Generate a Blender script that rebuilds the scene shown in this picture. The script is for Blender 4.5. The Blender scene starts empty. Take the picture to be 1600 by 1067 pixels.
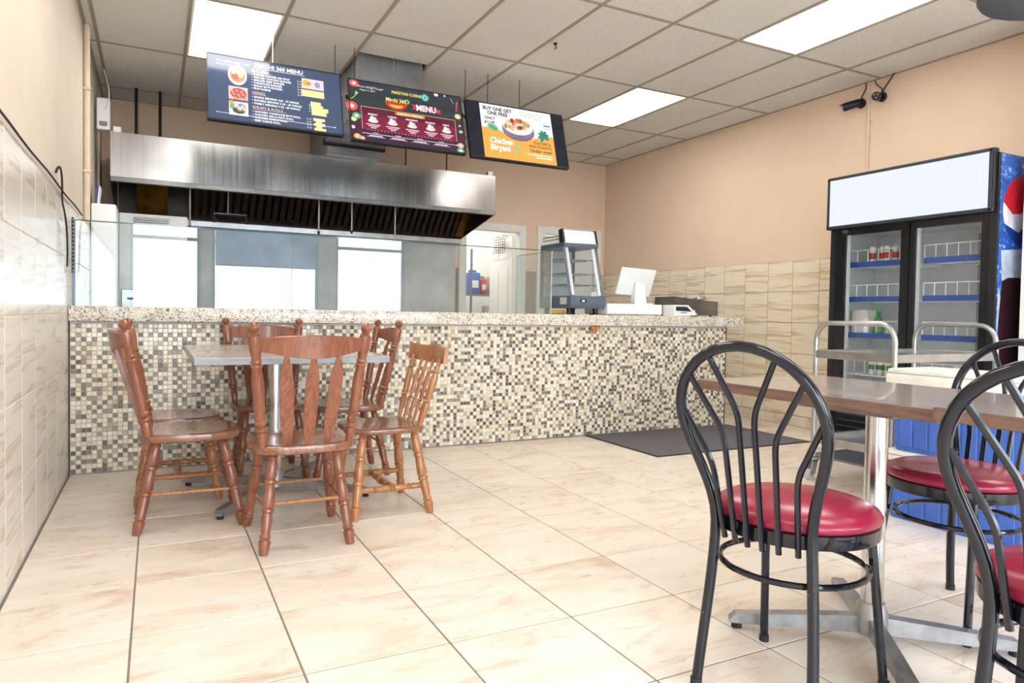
import bpy, bmesh, math, random
from mathutils import Vector, Matrix
random.seed(7)
sc = bpy.context.scene
C = sc.collection
PI = math.pi

# ------------------------------------------------------------------ camera
cam_d = bpy.data.cameras.new('camera'); cam = bpy.data.objects.new('camera', cam_d); C.objects.link(cam)
YAW, PITCH, ROLL, FPX, CYPX, CAMH = 0.4744, -0.0282, 0.0168, 1083.53, 522.0, 1.035
_r = Vector((math.cos(YAW), -math.sin(YAW), 0)); _f = Vector((math.sin(YAW), math.cos(YAW), 0)); _u = Vector((0, 0, 1))
_f2 = _f*math.cos(PITCH) + _u*math.sin(PITCH); _u2 = _u*math.cos(PITCH) - _f*math.sin(PITCH)
_r3 = _r*math.cos(ROLL) + _u2*math.sin(ROLL); _u3 = _u2*math.cos(ROLL) - _r*math.sin(ROLL)
cam.matrix_world = Matrix(((_r3.x, _u3.x, -_f2.x, 0), (_r3.y, _u3.y, -_f2.y, 0), (_r3.z, _u3.z, -_f2.z, CAMH), (0, 0, 0, 1)))
cam_d.sensor_fit = 'HORIZONTAL'; cam_d.sensor_width = 36; cam_d.lens = 36*FPX/1600
cam_d.shift_y = (CYPX-533.5)/1600
cam_d.clip_start = 0.02
sc.camera = cam

# ------------------------------------------------------------------ light and exposure
vs = sc.view_settings
vs.view_transform = 'Standard'; vs.look = 'None'; vs.gamma = 1.0; vs.use_curve_mapping = False
vs.exposure = 0.9
SKY = 8.0
PANEL = 7.5
world = bpy.data.worlds.new('overcast_sky'); sc.world = world; world.use_nodes = True
_bg = world.node_tree.nodes['Background']; _bg.inputs['Color'].default_value = (0.84, 0.92, 1.0, 1); _bg.inputs['Strength'].default_value = SKY

# room dimensions (metres)
XL, XW, YF, YB, H = -0.48, 5.52, -1.7, 8.0, 3.106
YC, XR = 5.01, 4.895
TB = 0.6096
GX0, GY0 = 0.204, 5.125

# ------------------------------------------------------------------ materials
def lin(h):
    h = h.lstrip('#'); o = []
    for i in (0, 2, 4):
        c = int(h[i:i+2], 16)/255; o.append(c/12.92 if c <= .04045 else ((c+.055)/1.055)**2.4)
    return (*o, 1)
def col(c): return lin(c) if isinstance(c, str) else (*c[:3], 1)
class N:
    def __init__(s, name):
        s.m = bpy.data.materials.new(name); s.m.use_nodes = True; s.t = s.m.node_tree
        s.b = s.t.nodes['Principled BSDF']; s.out = s.t.nodes['Material Output']
    def n(s, typ, **kw):
        x = s.t.nodes.new('ShaderNode'+typ)
        for k, v in kw.items():
            if k in x.inputs: x.inputs[k].default_value = v
            else: setattr(x, k, v)
        return x
    def l(s, a, b): s.t.links.new(a, b)
    def ramp(s, fac, stops, interp='LINEAR'):
        r = s.n('ValToRGB'); e = r.color_ramp; e.interpolation = interp
        e.elements[0].position = stops[0][0]; e.elements[0].color = col(stops[0][1])
        e.elements[1].position = stops[-1][0]; e.elements[1].color = col(stops[-1][1])
        for p, c in stops[1:-1]:
            k = e.elements.new(p); k.color = col(c)
        s.l(fac, r.inputs[0]); return r.outputs[0]
    def coords(s, kind='Object', scale=(1, 1, 1), rnd=0.0):
        tc = s.n('TexCoord'); mp = s.n('Mapping'); mp.inputs['Scale'].default_value = scale
        if rnd:
            oi = s.n('ObjectInfo'); mu = s.n('Math', operation='MULTIPLY'); s.l(oi.outputs['Random'], mu.inputs[0]); mu.inputs[1].default_value = rnd
            cb = s.n('CombineXYZ')
            for i in range(3): s.l(mu.outputs[0], cb.inputs[i])
            s.l(cb.outputs[0], mp.inputs['Location'])
        s.l(tc.outputs[kind], mp.inputs['Vector']); return mp.outputs[0]
    def noise(s, vec, scale, detail=4, rough=.55, dist=0):
        x = s.n('TexNoise'); x.inputs['Scale'].default_value = scale; x.inputs['Detail'].default_value = detail
        x.inputs['Roughness'].default_value = rough; x.inputs['Distortion'].default_value = dist
        s.l(vec, x.inputs['Vector']); return x.outputs['Fac']
    def bump(s, h, strength=.2, dist=.002):
        x = s.n('Bump'); x.inputs['Strength'].default_value = strength; x.inputs['Distance'].default_value = dist
        s.l(h, x.inputs['Height']); s.l(x.outputs[0], s.b.inputs['Normal'])
    def set(s, color=None, rough=.5, metal=0, spec=.5, coat=0):
        if color is not None: s.b.inputs['Base Color'].default_value = col(color)
        s.b.inputs['Roughness'].default_value = rough; s.b.inputs['Metallic'].default_value = metal
        s.b.inputs['Specular IOR Level'].default_value = spec; s.b.inputs['Coat Weight'].default_value = coat
        return s
    def mix(s, a, b, fac):
        x = s.n('Mix', data_type='RGBA')
        for v, i in ((fac, 0), (a, 6), (b, 7)):
            if hasattr(v, 'default_value') or hasattr(v, 'is_output'): s.l(v, x.inputs[i])
            elif i == 0: x.inputs[i].default_value = v
            else: x.inputs[i].default_value = col(v)
        return x.outputs[2]
M = {}
def simple(name, color, rough=.5, metal=0, spec=.5, coat=0, wear=0.06, scale=6):
    s = N(name).set(None, rough, metal, spec, coat)
    c = col(color); f = s.noise(s.coords('Object', rnd=5), scale, 3)
    d = tuple(max(0, x*(1-wear*2)) for x in c[:3]); e = tuple(min(1, x*(1+wear)) for x in c[:3])
    s.l(s.ramp(f, [(.3, d), (.7, e)]), s.b.inputs['Base Color'])
    M[name] = s.m; return s.m
def emit(name, color, strength):
    s = N(name); e = s.n('Emission'); e.inputs['Color'].default_value = col(color); e.inputs['Strength'].default_value = strength
    s.l(e.outputs[0], s.out.inputs[0]); M[name] = s.m; return s.m
def glass(name, tint, ior=1.5):
    s = N(name); tr = s.n('BsdfTransparent'); tr.inputs[0].default_value = col(tint)
    gl = s.n('BsdfGlossy'); gl.inputs['Roughness'].default_value = 0.0; gl.inputs['Color'].default_value = (1, 1, 1, 1)
    fr = s.n('Fresnel'); ge = s.n('NewGeometry'); mx = s.n('Mix', data_type='FLOAT')
    mx.inputs[2].default_value = ior; mx.inputs[3].default_value = 1/ior
    s.l(ge.outputs['Backfacing'], mx.inputs[0]); s.l(mx.outputs[0], fr.inputs['IOR'])
    ms = s.n('MixShader'); s.l(fr.outputs[0], ms.inputs[0]); s.l(tr.outputs[0], ms.inputs[1]); s.l(gl.outputs[0], ms.inputs[2])
    s.l(ms.outputs[0], s.out.inputs[0]); M[name] = s.m; return s.m

simple('paint_tan', '#ead0b8', .75, wear=.02, scale=2)
simple('paint_cream', '#d8cabb', .7, wear=.03, scale=2)
simple('paint_white', '#efeeec', .55, wear=.02)
simple('white_plastic', '#f1f2f4', .35, wear=.02)
simple('white_lid', '#e9e7e1', .5, wear=.05, scale=12)
simple('grout', '#8f8474', .9)
simple('grout_pale', '#ded8d0', .9)
simple('grout_floor', '#857c74', .9)
simple('grout_mosaic', '#cfc9c0', .9)
simple('tbar', '#a89b8a', .6)
simple('black_plastic', '#17171a', .4)
simple('black_rubber', '#26252a', .8)
simple('charcoal_plastic', '#2b2f38', .35)
simple('black_gloss', '#121216', .18)
simple('slate_enamel', '#5f6b7c', .28)
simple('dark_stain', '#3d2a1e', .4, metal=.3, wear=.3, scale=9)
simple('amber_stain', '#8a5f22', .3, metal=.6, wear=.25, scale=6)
simple('blue_plastic', '#4068bd', .45, wear=.08)
simple('strip_blue', '#2b4f9f', .4, wear=.1, scale=15)
simple('wire_white', '#eceef0', .4)
simple('fridge_liner', '#c9ccce', .5, wear=.06, scale=3)
simple('chrome', '#d3d4d6', .18, metal=1, wear=.06, scale=30)
simple('satin_steel', '#b9babc', .32, metal=1, wear=.1, scale=8)
simple('dull_metal', '#8b8a8a', .45, metal=1, wear=.15, scale=5)
simple('worn_steel', '#c9ccce', .5, metal=.2, wear=.1, scale=3)
simple('caster_grey', '#c5c7c9', .5)
simple('galvanised', '#9b9da2', .5, metal=.7, wear=.12, scale=4)
simple('cast_alloy', '#a9aaac', .4, metal=.85, wear=.15, scale=14)
simple('tan_pipe', '#dccbb6', .6)
simple('can_white', '#e6e4e0', .35); simple('can_red', '#c33a2c', .4); simple('can_green', '#3f8a55', .4)
simple('bottle_green', '#2f7d33', .15); simple('paper', '#e8e4dc', .8)
simple('cork_tan', '#c9b597', .8); simple('bag_blue', '#3a67b5', .5); simple('bag_red', '#c8404a', .6); simple('leaf_green', '#49a04b', .6)
simple('box_salmon', '#d9907a', .7); simple('orange_clip', '#c47a3c', .5); simple('yellow_bread', '#d6a534', .6)
simple('foil_wrap', '#e3e4e8', .15, metal=.6, wear=.2, scale=40)
simple('concrete', '#bdbab4', .9, scale=1)
simple('alu_frame', '#6f7480', .4, metal=.5)
glass('clear_glass', (.94, .98, .985), 1.62)
glass('fridge_glass', (.96, .97, .97), 1.32)
def standin_blind_mat():
    q = N('standin_blind_fabric').set('#b9cbe0', .9); tl_ = q.n('BsdfTranslucent'); tl_.inputs[0].default_value = col('#9db8d8'); ms = q.n('MixShader'); ms.inputs[0].default_value = .45
    q.l(q.b.outputs[0], ms.inputs[1]); q.l(tl_.outputs[0], ms.inputs[2]); q.l(ms.outputs[0], q.out.inputs[0]); M['standin_blind_fabric'] = q.m
standin_blind_mat()
glass('window_glass', (.95, .97, .97), 1.3)
simple('seam_pale', '#c4dedb', .15)
simple('glass_edge', '#2c5c58', .1, spec=.8)
emit('panel_light', '#fffaf2', PANEL)
emit('sign_light', '#eef3fb', 0.56)
emit('fridge_tube', '#f4f8ff', 2.2)

def steel(name, vertical=True):
    s = N(name).set('#c3c4c6', .22, 1.0)
    v = s.coords('Object', (40, 40, 1.2) if vertical else (2, 180, 180))
    f = s.noise(v, 1, 3); w = s.noise(s.coords('Object', (1.3, 1.3, 1.3)), 1.6, 2)
    s.l(s.ramp(w, [(.25, '#a5a3a2'), (.5, '#c6c6c7'), (.8, '#d6d7da')]), s.b.inputs['Base Color'])
    s.l(s.ramp(f, [(.2, (.17,)*3), (.8, (.25,)*3)]), s.b.inputs['Roughness'])
    a = s.n('Math', operation='ADD'); s.l(f, a.inputs[0]); mm = s.n('Math', operation='MULTIPLY'); s.l(w, mm.inputs[0]); mm.inputs[1].default_value = 8; s.l(mm.outputs[0], a.inputs[1])
    s.bump(a.outputs[0], .05, .004)
    M[name] = s.m
steel('brushed_steel')

def floor_tile_mat():
    s = N('floor_tile').set(None, .22, 0, .5)
    v = s.coords('Object', (1.0, 2.6, 1), rnd=37)
    big = s.noise(v, 2.2, 5, .6, .6); fine = s.noise(v, 9, 6, .65, 1.2)
    c1 = s.ramp(big, [(.25, '#dccbb8'), (.5, '#e6dacd'), (.8, '#ebe4dc')])
    c2 = s.ramp(fine, [(.30, (1, 1, 1)), (.40, (.0, .0, .0))])
    v2 = s.coords('Object', (.8, 2.4, 1), rnd=91); streak = s.noise(v2, 2.4, 7, .72, .9)
    k = s.ramp(streak, [(.52, (0, 0, 0)), (.74, (.75,)*3)])
    c = s.mix(c1, '#b3895f', k)
    s.l(c, s.b.inputs['Base Color'])
    s.l(s.ramp(fine, [(.2, (.24,)*3), (.8, (.36,)*3)]), s.b.inputs['Roughness'])
    M['floor_tile'] = s.m
floor_tile_mat()

def wall_tile_mat(name, a, b, c3, axis, rough):
    s = N(name).set(None, rough, 0, .5)
    sc_ = (.22, .22, 6.0)
    tc = s.n('TexCoord'); mp = s.n('Mapping'); mp.inputs['Scale'].default_value = (.35, .35, 5.5); oi = s.n('ObjectInfo'); mu = s.n('Math', operation='MULTIPLY'); mu.inputs[1].default_value = .55
    cb = s.n('CombineXYZ'); s.l(oi.outputs['Random'], mu.inputs[0]); s.l(mu.outputs[0], cb.inputs[0]); s.l(mu.outputs[0], cb.inputs[1]); cb.inputs[2].default_value = .37; s.l(cb.outputs[0], mp.inputs['Location']); s.l(tc.outputs['Object'], mp.inputs['Vector'])
    v = mp.outputs[0]; f = s.noise(v, 2.6, 5, .6, .5)
    v2 = s.coords('Object', (.5, .5, 3.2)); g = s.noise(v2, 2.0, 3, .5, .4)
    c1 = s.ramp(f, [(.28, b), (.44, a), (.50, a), (.585, c3), (.66, a), (.8, b)])
    s.l(s.mix(c1, b, s.ramp(g, [(.5, (0, 0, 0)), (.8, (.5,)*3)])), s.b.inputs['Base Color'])
    M[name] = s.m
wall_tile_mat('wall_tile_warm', '#f0e4cf', '#e6d4b6', '#cfaf80', 0, .3)
wall_tile_mat('wall_tile_pale', '#e4ddd4', '#d9cfc3', '#cdbba6', 0, .22)

def ceiling_mat():
    s = N('acoustic_tile').set(None, .95, 0, .2)
    f = s.noise(s.coords('Object', rnd=11), 130, 3, .7); g = s.noise(s.coords('Object', rnd=3), 2, 2)
    c = s.ramp(f, [(.34, '#c2bfbb'), (.46, '#e0deda'), (.8, '#e7e5e2')])
    s.l(s.mix(c, '#d0c9c0', s.ramp(g, [(.5, (0, 0, 0)), (.9, (.4,)*3)])), s.b.inputs['Base Color'])
    s.bump(f, .35, .002); M['acoustic_tile'] = s.m
ceiling_mat()

def granite_mat():
    s = N('granite').set(None, .18, 0, .5)
    v = s.coords('Object'); vo = s.n('TexVoronoi'); vo.inputs['Scale'].default_value = 150; s.l(v, vo.inputs['Vector'])
    sp = s.n('SeparateColor'); s.l(vo.outputs['Color'], sp.inputs[0])
    f = s.noise(v, 90, 4, .7, .5); g = s.noise(v, 14, 3)
    base = s.ramp(sp.outputs[0], [(0, '#ebe6de'), (.5, '#e0d8cc'), (.72, '#cbbba8'), (.87, '#8c7c6d'), (1, '#463c36')])
    c = s.mix(base, '#4a413b', s.ramp(f, [(.60, (0, 0, 0)), (.68, (.85,)*3)]))
    c = s.mix(c, '#f0ebe2', s.ramp(g, [(.5, (0, 0, 0)), (.65, (.6,)*3)]))
    s.l(c, s.b.inputs['Base Color']); M['granite'] = s.m
granite_mat()

def wood_mat(name, dark, mid, light, scale, rough=.28, freq=1.6, coat=.3):
    s = N(name).set(None, rough, 0, .5, coat)
    v = s.coords('Object', scale, rnd=13); f = s.noise(v, freq, 5, .6, 1.2)
    w = s.n('TexWave', wave_type='RINGS', rings_direction='Z'); w.inputs['Scale'].default_value = 1.1; w.inputs['Distortion'].default_value = 3; w.inputs['Detail'].default_value = 3
    s.l(v, w.inputs['Vector'])
    c = s.ramp(f, [(.25, dark), (.5, mid), (.78, light)])
    s.l(s.mix(c, dark, s.ramp(w.outputs['Fac'], [(.0, (.35,)*3), (.35, (0, 0, 0))])), s.b.inputs['Base Color'])
    M[name] = s.m
wood_mat('chair_wood', '#613623', '#89513a', '#9f684e', (26, 26, 3.2))
wood_mat('chair_wood_orange', '#875231', '#ad744a', '#bd895e', (24, 24, 3))
wood_mat('seat_wood', '#69412d', '#8a5c46', '#9d735d', (18, 3, 18), .22)
wood_mat('table_grey', '#8e8780', '#aaa39b', '#bfb8b0', (2.2, 22, 22), .25, coat=.2)
wood_mat('table_brown', '#83766f', '#9a8e88', '#aea49f', (22, 2.2, 22), .2, coat=.3)
wood_mat('table_edge_brown', '#5c463d', '#755a4f', '#886c61', (26, 2.0, 26), .35, coat=.1)
wood_mat('table_edge_grey', '#7d7f86', '#93959b', '#a5a6aa', (2, 26, 26), .35, coat=.1)

def vinyl():
    s = N('red_vinyl').set('#961f3f', .25, 0, .5)
    f = s.noise(s.coords('Object'), 160, 2); s.bump(f, .05, .001); M['red_vinyl'] = s.m
vinyl()
def black_tube():
    s = N('black_enamel').set(None, .1, 0, .5, 0)
    f = s.noise(s.coords('Object', rnd=9), 85, 4, .6)
    s.l(s.ramp(f, [(.30, '#10121b'), (.70, '#171a26'), (.76, '#77787e')]), s.b.inputs['Base Color'])
    s.l(s.ramp(f, [(.3, (.07,)*3), (.75, (.15,)*3)]), s.b.inputs['Roughness']); M['black_enamel'] = s.m
black_tube()
def carpet():
    s = N('mat_carpet').set(None, .95, 0, .1)
    f = s.noise(s.coords('Object'), 260, 3, .8); s.l(s.ramp(f, [(.3, '#58555a'), (.6, '#767378'), (.8, '#98959b')]), s.b.inputs['Base Color'])
    s.bump(f, .8, .004); M['mat_carpet'] = s.m
carpet()
def mosaic_mat():
    s = N('mosaic_glass').set(None, .14, 0, .5)
    a = s.n('VertexColor', layer_name='Col'); f = s.noise(s.coords('Object'), 70, 3)
    s.l(s.mix(a.outputs['Color'], '#ffffff', s.ramp(f, [(.5, (0, 0, 0)), (.9, (.25,)*3)])), s.b.inputs['Base Color']); M['mosaic_glass'] = s.m
mosaic_mat()
def art_mat():
    s = N('drink_art').set(None, .3, 0, .5)
    v = s.coords('Object'); f = s.noise(v, 16, 5, .65, 1.5)
    s.l(s.ramp(f, [(.3, '#123a86'), (.5, '#2459b5'), (.58, '#3d78cc'), (.66, '#cfe0f2')]), s.b.inputs['Base Color']); M['drink_art'] = s.m
art_mat()

# ------------------------------------------------------------------ mesh helpers
class B:
    def __init__(s): s.bm = bmesh.new()
    def _xf(s, vs_, mat):
        if mat is not None:
            for v in vs_: v.co = mat @ v.co
    def box(s, c, d, bev=0, rot=None, seg=1):
        r = bmesh.ops.create_cube(s.bm, size=1); vs_ = r['verts']
        for v in vs_: v.co = Vector((v.co.x*d[0], v.co.y*d[1], v.co.z*d[2]))
        if bev:
            es = list({e for v in vs_ for e in v.link_edges})
            q = bmesh.ops.bevel(s.bm, geom=es, offset=bev, segments=seg, affect='EDGES', profile=.5)
            vs_ = list({v for f in q['faces'] for v in f.verts} | {v for v in vs_ if v.is_valid})
        mt = Matrix.Translation(Vector(c))
        if rot is not None: mt = mt @ (rot if isinstance(rot, Matrix) else Matrix.Rotation(rot, 4, 'Z'))
        s._xf(vs_, mt); return s
    def span(s, a, b, bev=0, seg=1):
        return s.box([(x+y)/2 for x, y in zip(a, b)], [abs(y-x) for x, y in zip(a, b)], bev, None, seg)
    def ring_surface(s, rings, caps=True, closed=False):
        vr = [[s.bm.verts.new(p) for p in r] for r in rings]; n = len(vr[0])
        pairs = list(zip(vr, vr[1:])) + ([(vr[-1], vr[0])] if closed else [])
        for a, b in pairs:
            for i in range(n):
                j = (i+1) % n
                try: s.bm.faces.new((a[i], a[j], b[j], b[i]))
                except ValueError: pass
        if caps and not closed:
            s.bm.faces.new(list(reversed(vr[0]))); s.bm.faces.new(vr[-1])
        return s
    def turned(s, p0, p1, prof, n=12):
        p0 = Vector(p0); p1 = Vector(p1); ax = (p1-p0); L = ax.length; ax.normalize()
        t = Vector((1, 0, 0)) if abs(ax.x) < .9 else Vector((0, 1, 0)); a = ax.cross(t).normalized(); b = ax.cross(a)
        rings = [[p0+ax*(L*tt)+(a*math.cos(2*PI*i/n)+b*math.sin(2*PI*i/n))*max(r, .0004) for i in range(n)] for tt, r in prof]
        return s.ring_surface(rings)
    def cyl(s, p0, p1, r0, r1=None, n=12): return s.turned(p0, p1, [(0, r0), (1, r0 if r1 is None else r1)], n)
    def tube(s, pts, r, n=10, closed=False):
        pts = [Vector(p) for p in pts]; m = len(pts); rings = []; nrm = None
        for i, p in enumerate(pts):
            if closed: t = (pts[(i+1) % m]-pts[i-1]).normalized()
            else: t = (pts[min(i+1, m-1)]-pts[max(i-1, 0)]).normalized()
            if nrm is None:
                q = Vector((0, 0, 1)) if abs(t.z) < .9 else Vector((1, 0, 0)); nrm = (q-t*q.dot(t)).normalized()
            else: nrm = (nrm-t*nrm.dot(t)).normalized()
            bb = t.cross(nrm); rr = r[i] if isinstance(r, (list, tuple)) else r
            rings.append([p+(nrm*math.cos(2*PI*k/n)+bb*math.sin(2*PI*k/n))*rr for k in range(n)])
        return s.ring_surface(rings, True, closed)
    def lathe(s, prof, c=(0, 0, 0), n=24, sx=1, sy=1):
        c = Vector(c)
        return s.ring_surface([[c+Vector((max(r, .0005)*math.cos(2*PI*i/n)*sx, max(r, .0005)*math.sin(2*PI*i/n)*sy, z)) for i in range(n)] for r, z in prof])
    def prism(s, poly, y0, y1, mat=None):   # poly in (x, z); thickness along y
        a = [s.bm.verts.new((x, y0, z)) for x, z in poly]; b = [s.bm.verts.new((x, y1, z)) for x, z in poly]; n = len(poly)
        s.bm.faces.new(a); s.bm.faces.new(list(reversed(b)))
        for i in range(n):
            j = (i+1) % n; s.bm.faces.new((a[j], a[i], b[i], b[j]))
        s._xf(a+b, mat); return s
    def build(s, name, mat, parent=None, loc=None, angle=35, flat=False):
        bmesh.ops.remove_doubles(s.bm, verts=s.bm.verts, dist=1e-6) if not flat else None
        bmesh.ops.recalc_face_normals(s.bm, faces=s.bm.faces)
        me = bpy.data.meshes.new(name); s.bm.to_mesh(me); s.bm.free()
        if not flat:
            for p in me.polygons: p.use_smooth = True
            try: me.set_sharp_from_angle(angle=math.radians(angle))
            except Exception: pass
        if mat: me.materials.append(M[mat] if isinstance(mat, str) else mat)
        o = bpy.data.objects.new(name, me); C.objects.link(o)
        if parent is not None: o.parent = parent
        if loc is not None: o.location = loc
        return o
def tag(o, label, cat, group=None, kind=None):
    if label: o['label'] = label
    if cat: o['category'] = cat
    if group: o['group'] = group
    if kind: o['kind'] = kind
    return o
def thing(name, label, cat, loc=(0, 0, 0), rz=0, group=None):
    o = bpy.data.objects.new(name, None); C.objects.link(o); o.empty_display_size = .1
    o.location = loc; o.rotation_euler = (0, 0, rz); return tag(o, label, cat, group)
def struct(o, label=None):
    o['kind'] = 'structure'
    if label: o['label'] = label
    return o
def share(name, me, parent, loc, rot=(0, 0, 0)):
    o = bpy.data.objects.new(name, me); C.objects.link(o); o.parent = parent; o.location = loc; o.rotation_euler = rot; return o
def dup(root, loc, rz, label=None, group=None):
    r = root.copy(); C.objects.link(r); r.location = loc; r.rotation_euler = (0, 0, rz)
    if label: r['label'] = label
    if group: r['group'] = group
    for ch in list(root.children):
        c = ch.copy(); C.objects.link(c); c.parent = r
        for g in list(ch.children):
            d = g.copy(); C.objects.link(d); d.parent = c
    return r
def bez(p0, p1, p2, p3, n=10):
    p0, p1, p2, p3 = map(Vector, (p0, p1, p2, p3)); o = []
    for i in range(n+1):
        t = i/n; o.append(p0*(1-t)**3+p1*3*t*(1-t)**2+p2*3*t*t*(1-t)+p3*t**3)
    return o
_tiles = {}
def tile_mesh(name, d, mat, bev=.0015):
    k = (name, tuple(round(x, 4) for x in d), mat)
    if k not in _tiles:
        o = B().box((0, 0, 0), d, bev).build(name, mat); me = o.data; bpy.data.objects.remove(o); _tiles[k] = me
    return _tiles[k]

# ================================================================== THE SETTING
# floor: dark grout slab with one object per tile
floor = struct(B().span((XL-.1, YF-.1, -.12), (XW+.1, 9.7, -.0028)).build('floor', 'grout_floor'), 'polished beige stone tile floor with dark grout lines')
FW, FD, FX, FY = .447, .4581, -.0683, 1.9972
def cut(lo, hi, x0, step):
    k = math.floor((lo-x0)/step); o = []
    while x0+k*step < hi-1e-4:
        a, b = max(lo, x0+k*step), min(hi, x0+(k+1)*step)
        if b-a > .012: o.append((a, b))
        k += 1
    return o
def lay_floor(xa, xb, ya, yb):
    for a, b in cut(xa, xb, FX, FW):
        for c, d in cut(ya, yb, FY, FD):
            share('floor_tile', tile_mesh('floor_tile', (b-a-.0065, d-c-.0065, .008), 'floor_tile'), floor, ((a+b)/2, (c+d)/2, -.004))
lay_floor(XL+.008, XW-.008, YF, YC)
lay_floor(XR, XW-.008, YC, YB)

# ceiling: T-bar grid, acoustic tiles, unseen slab above that keeps sky light out
xl = [XL] + [GX0+TB*k for k in range(-1, 9) if XL < GX0+TB*k < XW] + [XW]
yl = [YF] + [GY0+2*TB*j for j in range(-6, 3) if YF < GY0+2*TB*j < YB] + [YB]
g = B()
for x in xl[1:-1]: g.span((x-.012, YF, H-.001), (x+.012, YB, H+.006)); g.span((x-.002, YF, H+.006), (x+.002, YB, H+.035))
for y in yl[1:-1]:
    for a, b in zip(xl, xl[1:]): g.span((a+.012, y-.012, H), (b-.012, y+.012, H+.005))
for a, b, c, d in ((XL, XL+.02, YF, YB), (XW-.02, XW, YF, YB)): g.span((a, c, H-.001), (b, d, H+.02))
g.span((XL+.02, YB-.02, H-.001), (XW-.02, YB, H+.02)); g.span((XL+.02, YF, H-.001), (XW-.02, YF+.02, H+.02))
ceiling = struct(g.build('ceiling', 'tbar', flat=True), 'suspended ceiling grid with speckled acoustic tiles')
struct(B().span((XL-.1, YF-.2, H+.5), (XW+.1, 9.7, H+.6)).build('ceiling_sky_blocker', 'grout'))  # unseen cover slab, added to block world light above the tiles
def cell(k, j): return GX0+TB*k, GX0+TB*(k+1), GY0+2*TB*j, GY0+2*TB*(j+1)
LIGHTS = [(0, 0), (6, 0), (6, -2), (0, -2), (0, -4), (6, -4), (3, -4)]
def near(a, b): return abs(a-b) < .01
for a, b in zip(xl, xl[1:]):
    for c, d in zip(yl, yl[1:]):
        if any(near(a, cell(k, j)[0]) and near(c, cell(k, j)[2]) for k, j in LIGHTS): continue
        if near(a, GX0+2*TB) and near(c, GY0): d = 5.57     # opening for the exhaust duct
        share('ceiling_tile', tile_mesh('ceiling_tile', (b-a-.02, d-c-.02, .014), 'acoustic_tile'), ceiling, ((a+b)/2, (c+d)/2, H+.0125))

# walls
def wall_tiles(wall, horiz, lo, hi, zlist, step, off, face, nx, name, mat, skip=None):
    for z0, z1 in zip(zlist, zlist[1:]):
        for a, b in cut(lo, hi, off, step):
            if skip and skip(a, b, z0, z1): continue
            if horiz == 'y': share(name, tile_mesh(name, (.008, b-a-.005, z1-z0-.005), mat), wall, (face-nx*.001, (a+b)/2, (z0+z1)/2))
            else: share(name, tile_mesh(name, (b-a-.005, .008, z1-z0-.005), mat), wall, ((a+b)/2, face-nx*.001, (z0+z1)/2))
wl = struct(B().span((XL-.1, YF-.1, -.1), (XL, 9.7, H+.5)).build('wall_left', 'paint_cream'), 'left wall, cream paint above pale glossy tiles')
B().span((XL-.02, YF, 0), (XL+.0006, YB, 1.672)).build('grout_bed', 'grout_pale', wl)
wall_tiles(wl, 'y', YF, YB, [.003, .337, .67, 1.0, 1.333, 1.676], .355, 3.003, XL, 1, 'wall_tile', 'wall_tile_pale')
wr = struct(B().span((XW, YF-.1, -.1), (XW+.1, 9.7, H+.5)).build('wall_right', 'paint_tan'), 'right wall, tan paint above cream travertine tiles')
B().span((XW-.0006, YF, 0), (XW+.02, YB, 1.606)).build('grout_bed', 'grout', wr)
wall_tiles(wr, 'y', YF, YB, [.102, .402, .70, 1.002, 1.305, 1.606], .306, 4.472, XW, -1, 'wall_tile', 'wall_tile_warm')
bb = struct(B().span((XW-.002, YF, .002), (XW, YB, .1)).build('baseboard_right', 'grout'))
for a, b in cut(YF, YB, 4.465, .30):
    share('skirting_tile', tile_mesh('skirting_tile', (.009, b-a-.004, .096), 'floor_tile'), bb, (XW-.0045, (a+b)/2, .05))
D1 = (3.43, 4.20, 2.11); D2 = (4.54, 5.37, 2.12)
w = B()
w.span((XL, YB, -.1), (D1[0], YB+.1, H+.5)); w.span((D1[1], YB, -.1), (D2[0], YB+.1, H+.5)); w.span((D2[1], YB, -.1), (XW, YB+.1, H+.5))
w.span((D1[0], YB, D1[2]), (D1[1], YB+.1, H+.5)); w.span((D2[0], YB, D2[2]), (D2[1], YB+.1, H+.5))
wb = struct(w.build('wall_back', 'paint_tan', flat=True), 'back wall with tan paint, tiled behind the kitchen')
for a, b in ((2.6, D1[0]-.09), (D1[1]+.09, D2[0]-.09), (D2[1]+.09, XW-.01)): B().span((a, YB-.0006, .1), (b, YB+.02, 1.606)).build('grout_bed', 'grout', wb)
wall_tiles(wb, 'x', 2.6, XW-.01, [.102, .402, .70, 1.002, 1.305, 1.606], .306, 3.35, YB, -1, 'wall_tile', 'wall_tile_warm',
           lambda a, b, z0, z1: b > D1[0]-.09 and a < D1[1]+.09 or b > D2[0]-.09 and a < D2[1]+.09)
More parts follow.
